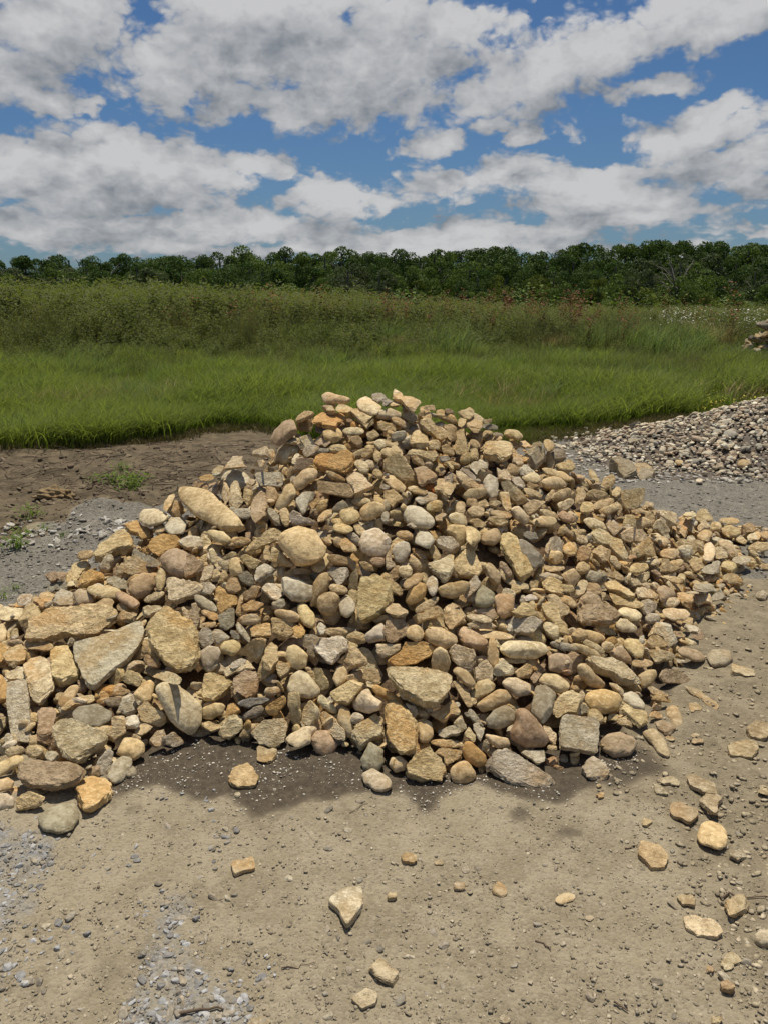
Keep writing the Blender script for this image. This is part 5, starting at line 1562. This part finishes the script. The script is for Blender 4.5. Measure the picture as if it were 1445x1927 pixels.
for (x1, y1, x2, y2, rad, lab) in ((535,1822,592,1811,.0016,'thin dead twig on the dirt below the spotted stone'),(1008,1768,1036,1786,.003,'short brown twig on the dirt, lower middle'),(1350,1690,1445,1692,.003,'long dead twig beside the cracked golden stone'),
    (1155,1890,1180,1905,.003,'small forked twig near the bottom right'),(345,1910,420,1898,.004,'dark curved root among the grey crushed stone'),(1175,1595,1200,1590,.002,'thin twig beside the flat brown slab'),(660,1530,690,1512,.0014,'curled hair-thin root before the pile')):
    a, b = ground_pt(x1, y1), ground_pt(x2, y2); q = np.array([a + (b - a) * s for s in np.linspace(0, 1, 6)]); q[:, :2] += r.normal(size=(6, 2)) * np.linalg.norm(b - a) * .04; q[:, 2] = samp(ZZ, q[:, 0], q[:, 1]) + rad + .002
    V, Q = tube(q, rad, 5); ob = link('twig', mesh_np('twig', V - q[0], Q), M_TWIG); ob.location = q[0]; prop(ob, lab, 'twig')
# clod of earth on the mud
p = ground_pt(105, 945); r = np.random.default_rng(411); D, Fc = ICO[4]; U = D.copy()
for _ in range(14): k = r.normal(size=3) * 5; U *= (1 + .05 * np.cos(D @ k + r.uniform(0, 6.28)))[:, None]
U = U * np.array([.15, .08, .055]); ob = link('earth_clod', mesh_np('earth_clod', U, Fc, col=(.30, .22, .12), sharp=50), M_ROCK); ob.location = (p[0], p[1], tfast(p[0], p[1]) + .03)
prop(ob, 'knobbly tan earth clod lying on the mud at the left', 'earth clod')

# ------------------------------------------------------------------ wood beyond the field
def tree_mat(name, c1, c2): return leaf_mat(name, c1, c2, None, .22, .12)
M_TR = [tree_mat('dark oak leaves', (.045, .080, .020), (.080, .125, .034)), tree_mat('mid green leaves', (.072, .115, .024), (.115, .165, .040)), tree_mat('yellow green leaves', (.075, .105, .016), (.115, .14, .026)), tree_mat('grey green leaves', (.062, .086, .036), (.10, .125, .06))]
M_BARK, t, o = mat('bark'); princ(t, o, t.mix(t.noise(t.n('ShaderNodeTexCoord').outputs['Object'], 6, 4), (.13, .115, .095), (.24, .22, .19)), .9)
def crown(r, w_, h_, nl=34, per=290, size=.42):
    parts = []; ax = [(r.normal() * w_ * .20, r.normal() * w_ * .20, r.uniform(.62, 1.0)) for _ in range(4)]; ax[0] = (0, 0, 1.0)
    for k in range(nl):
        ox, oy, ht = ax[k % 4]; a = r.uniform(0, 6.28); u = r.random(); q = w_ * .30 * math.sqrt(r.random()) * (1.2 - .7 * u); zz = h_ * (.12 + .72 * u * ht); c = np.array([ox + q * math.cos(a), oy + q * math.sin(a), zz]); rr = w_ * r.uniform(.13, .23) * (1.1 - .3 * u)
        d = r.normal(size=(per, 3)); d /= np.linalg.norm(d, axis=1, keepdims=True); d[:, 2] = np.abs(d[:, 2]) * 1.3 - .5
        P_ = c + d * rr * r.uniform(.72, 1.06, (per, 1)) * np.array([1, 1, .85])
        n = d + r.normal(size=(per, 3)) * .55; n /= np.linalg.norm(n, axis=1, keepdims=True); u_ = np.cross(n, r.normal(size=(per, 3))); u_ /= np.linalg.norm(u_, axis=1, keepdims=True); v_ = np.cross(n, u_); s = size * r.uniform(.5, 1.1, (per, 1)) * .5
        V = np.stack([P_ - u_ * s, P_ - v_ * s * .7, P_ + u_ * s, P_ + v_ * s * .7], 1).reshape(-1, 3); parts.append((V, np.arange(per * 4).reshape(per, 4)))
    return join(parts)[:2]
def trunk(r, h_, lim=5, bare=False):
    parts = [tube([(0, 0, 0), (.1, 0, h_ * .25), (.25, .1, h_ * .5), (.2, .1, h_ * .8)], .3 if not bare else .22, 6)]
    for k in range(lim):
        a = r.uniform(0, 6.28); z = h_ * r.uniform(.3, .6); L = h_ * r.uniform(.2, .35) * (1 if bare else .6); b = np.array([.15, .05, z]); d = np.array([math.cos(a), math.sin(a), r.uniform(.6, 1.3)])
        q = [b, b + d * L * .4, b + d * L * .75 + [0, 0, L * .1], b + d * L]; parts.append(tube(q, .1, 4))
        if bare:
            for _ in range(4): s = b + d * L * r.uniform(.4, .9); dd = d + r.normal(size=3) * .7; parts.append(tube([s, s + dd * L * .18, s + dd * L * .3], .05, 3))
    return join(parts)[:2]
r = np.random.default_rng(501); TV = []
for k in range(9):
    w_, h_ = r.uniform(8, 13), r.uniform(11, 16); V, Q = crown(r, w_, h_); Vt, Qt = trunk(r, h_)
    TV.append((V, Q, mesh_np('trunk', Vt, Qt), h_, w_))
for _, _, m_, _, _ in TV: m_.materials.append(M_BARK)
CM = {}
for k, (V, Q, _, _, _) in enumerate(TV):
    for j in range(4): m_ = mesh_np('crown', V, Q, smooth=False); m_.materials.append(M_TR[j]); CM[k, j] = m_
ROWS = ['standing on the skyline of the wood', 'in the upper middle of the wood', 'in the lower middle of the wood', 'at the front edge of the wood']
TK = ['dark green', 'mid green', 'yellow-green', 'pale grey-green']
def plant(px, y, j, s, top=None):
    row = 0 if y > 202 else 1 if y > 175 else 2 if y > 147 else 3; third = 'left third' if px < 480 else 'middle third' if px < 960 else 'right third'
    x = (px - CX) / F * (y * math.cos(PITCH) + 2); z = tfast(x, y); k = r.integers(9)
    e = bpy.data.objects.new('broadleaf_tree', None); COL.objects.link(e)
    if top is not None:                                         # height of the tree so that it reaches the treetop line
        ztop = CAMZ + y * math.tan(math.asin(ray(px, top)[2])); s = max(.35, (ztop - z) / (TV[k][3] * .98))
    e.location = (x, y, z); e.rotation_euler.z = r.uniform(0, 6.28); e.scale = (max(s, .72) * r.uniform(.85, 1.2),) * 2 + (s,)
    prop(e, TK[j] + ' broadleaf tree ' + ROWS[row] + ', ' + third, 'tree', TK[j] + ' trees ' + ROWS[row] + ', ' + third); link('trunk', TV[k][2], None, e); link('crown', CM[k, j], None, e)
def skyline(px):
    pts = [(-300,505),(0,480),(70,476),(140,470),(190,480),(240,478),(290,478),(345,472),(400,474),(455,462),(500,476),(540,462),(570,472),(625,456),(680,468),(740,470),(800,470),(850,462),(900,468),(935,452),(980,468),(1020,456),(1075,444),(1120,452),(1170,450),(1230,440),(1280,444),(1330,448),(1390,442),(1445,444),(1700,436),(2100,440)]
    return np.interp(px, [p[0] for p in pts], [p[1] for p in pts])
for px in np.arange(-420, 2000, 19.5):                           # back row makes the skyline
    plant(px + r.uniform(-12, 12), r.uniform(205, 240), 0 if r.random() < .8 else 1, 1, skyline(px) - 12 + r.uniform(-4, 6))
for px in np.arange(-400, 1980, 41):
    tt = np.clip((px) / 1445, 0, 1); plant(px + r.uniform(-16, 16), r.uniform(178, 200), [0, 0, 1, 3][r.integers(4)], 1, skyline(px) + 5 + 12 * tt + r.uniform(-8, 14))
for px in np.arange(-400, 1960, 50):
    tt = np.clip((px) / 1445, 0, 1); plant(px + r.uniform(-18, 18), r.uniform(150, 172), [0, 1, 1, 3, 2][r.integers(5)], 1, skyline(px) + 24 + 24 * tt + r.uniform(-16, 16))
for px in np.arange(-400, 1960, 56):
    tt = np.clip((px) / 1445, 0, 1); plant(px + r.uniform(-20, 20), r.uniform(120, 145), [1, 2, 2, 0, 1][r.integers(5)], 1, skyline(px) + 48 + 42 * tt + r.uniform(-20, 16))
# the bare dead tree
y = 150.0; px = 1266; x = (px - CX) / F * (y * math.cos(PITCH) + 2); V, Q = trunk(r, 15, 11, True)
e = bpy.data.objects.new('dead_tree', None); COL.objects.link(e); z = tfast(x, y); e.location = (x, y, z); e.scale = (1, 1, (CAMZ + y * math.tan(math.asin(ray(px, 455)[2])) - z) / 15.0)
prop(e, 'bare pale dead tree in the right part of the wood', 'dead tree'); link('trunk', mesh_np('trunk', V, Q), M_BARK, e)
# undergrowth closing the foot of the wood
r = np.random.default_rng(511); n = 70000
x = r.uniform(-170, 200, n); y = r.uniform(112, 180, n); zt = terrain(x, y); P_ = np.stack([x, y, zt + 6.5 * r.random(n) ** 1.2 * (.6 + .4 * np.sin(x * .5) * np.sin(x * .17 + 1))], 1)
V, Q = leaves(r, P_, .55, .8, .5); prop(link('undergrowth', mesh_np('undergrowth', V, Q, smooth=False), M_TR[1]), 'dense green undergrowth along the foot of the wood', kind='stuff')
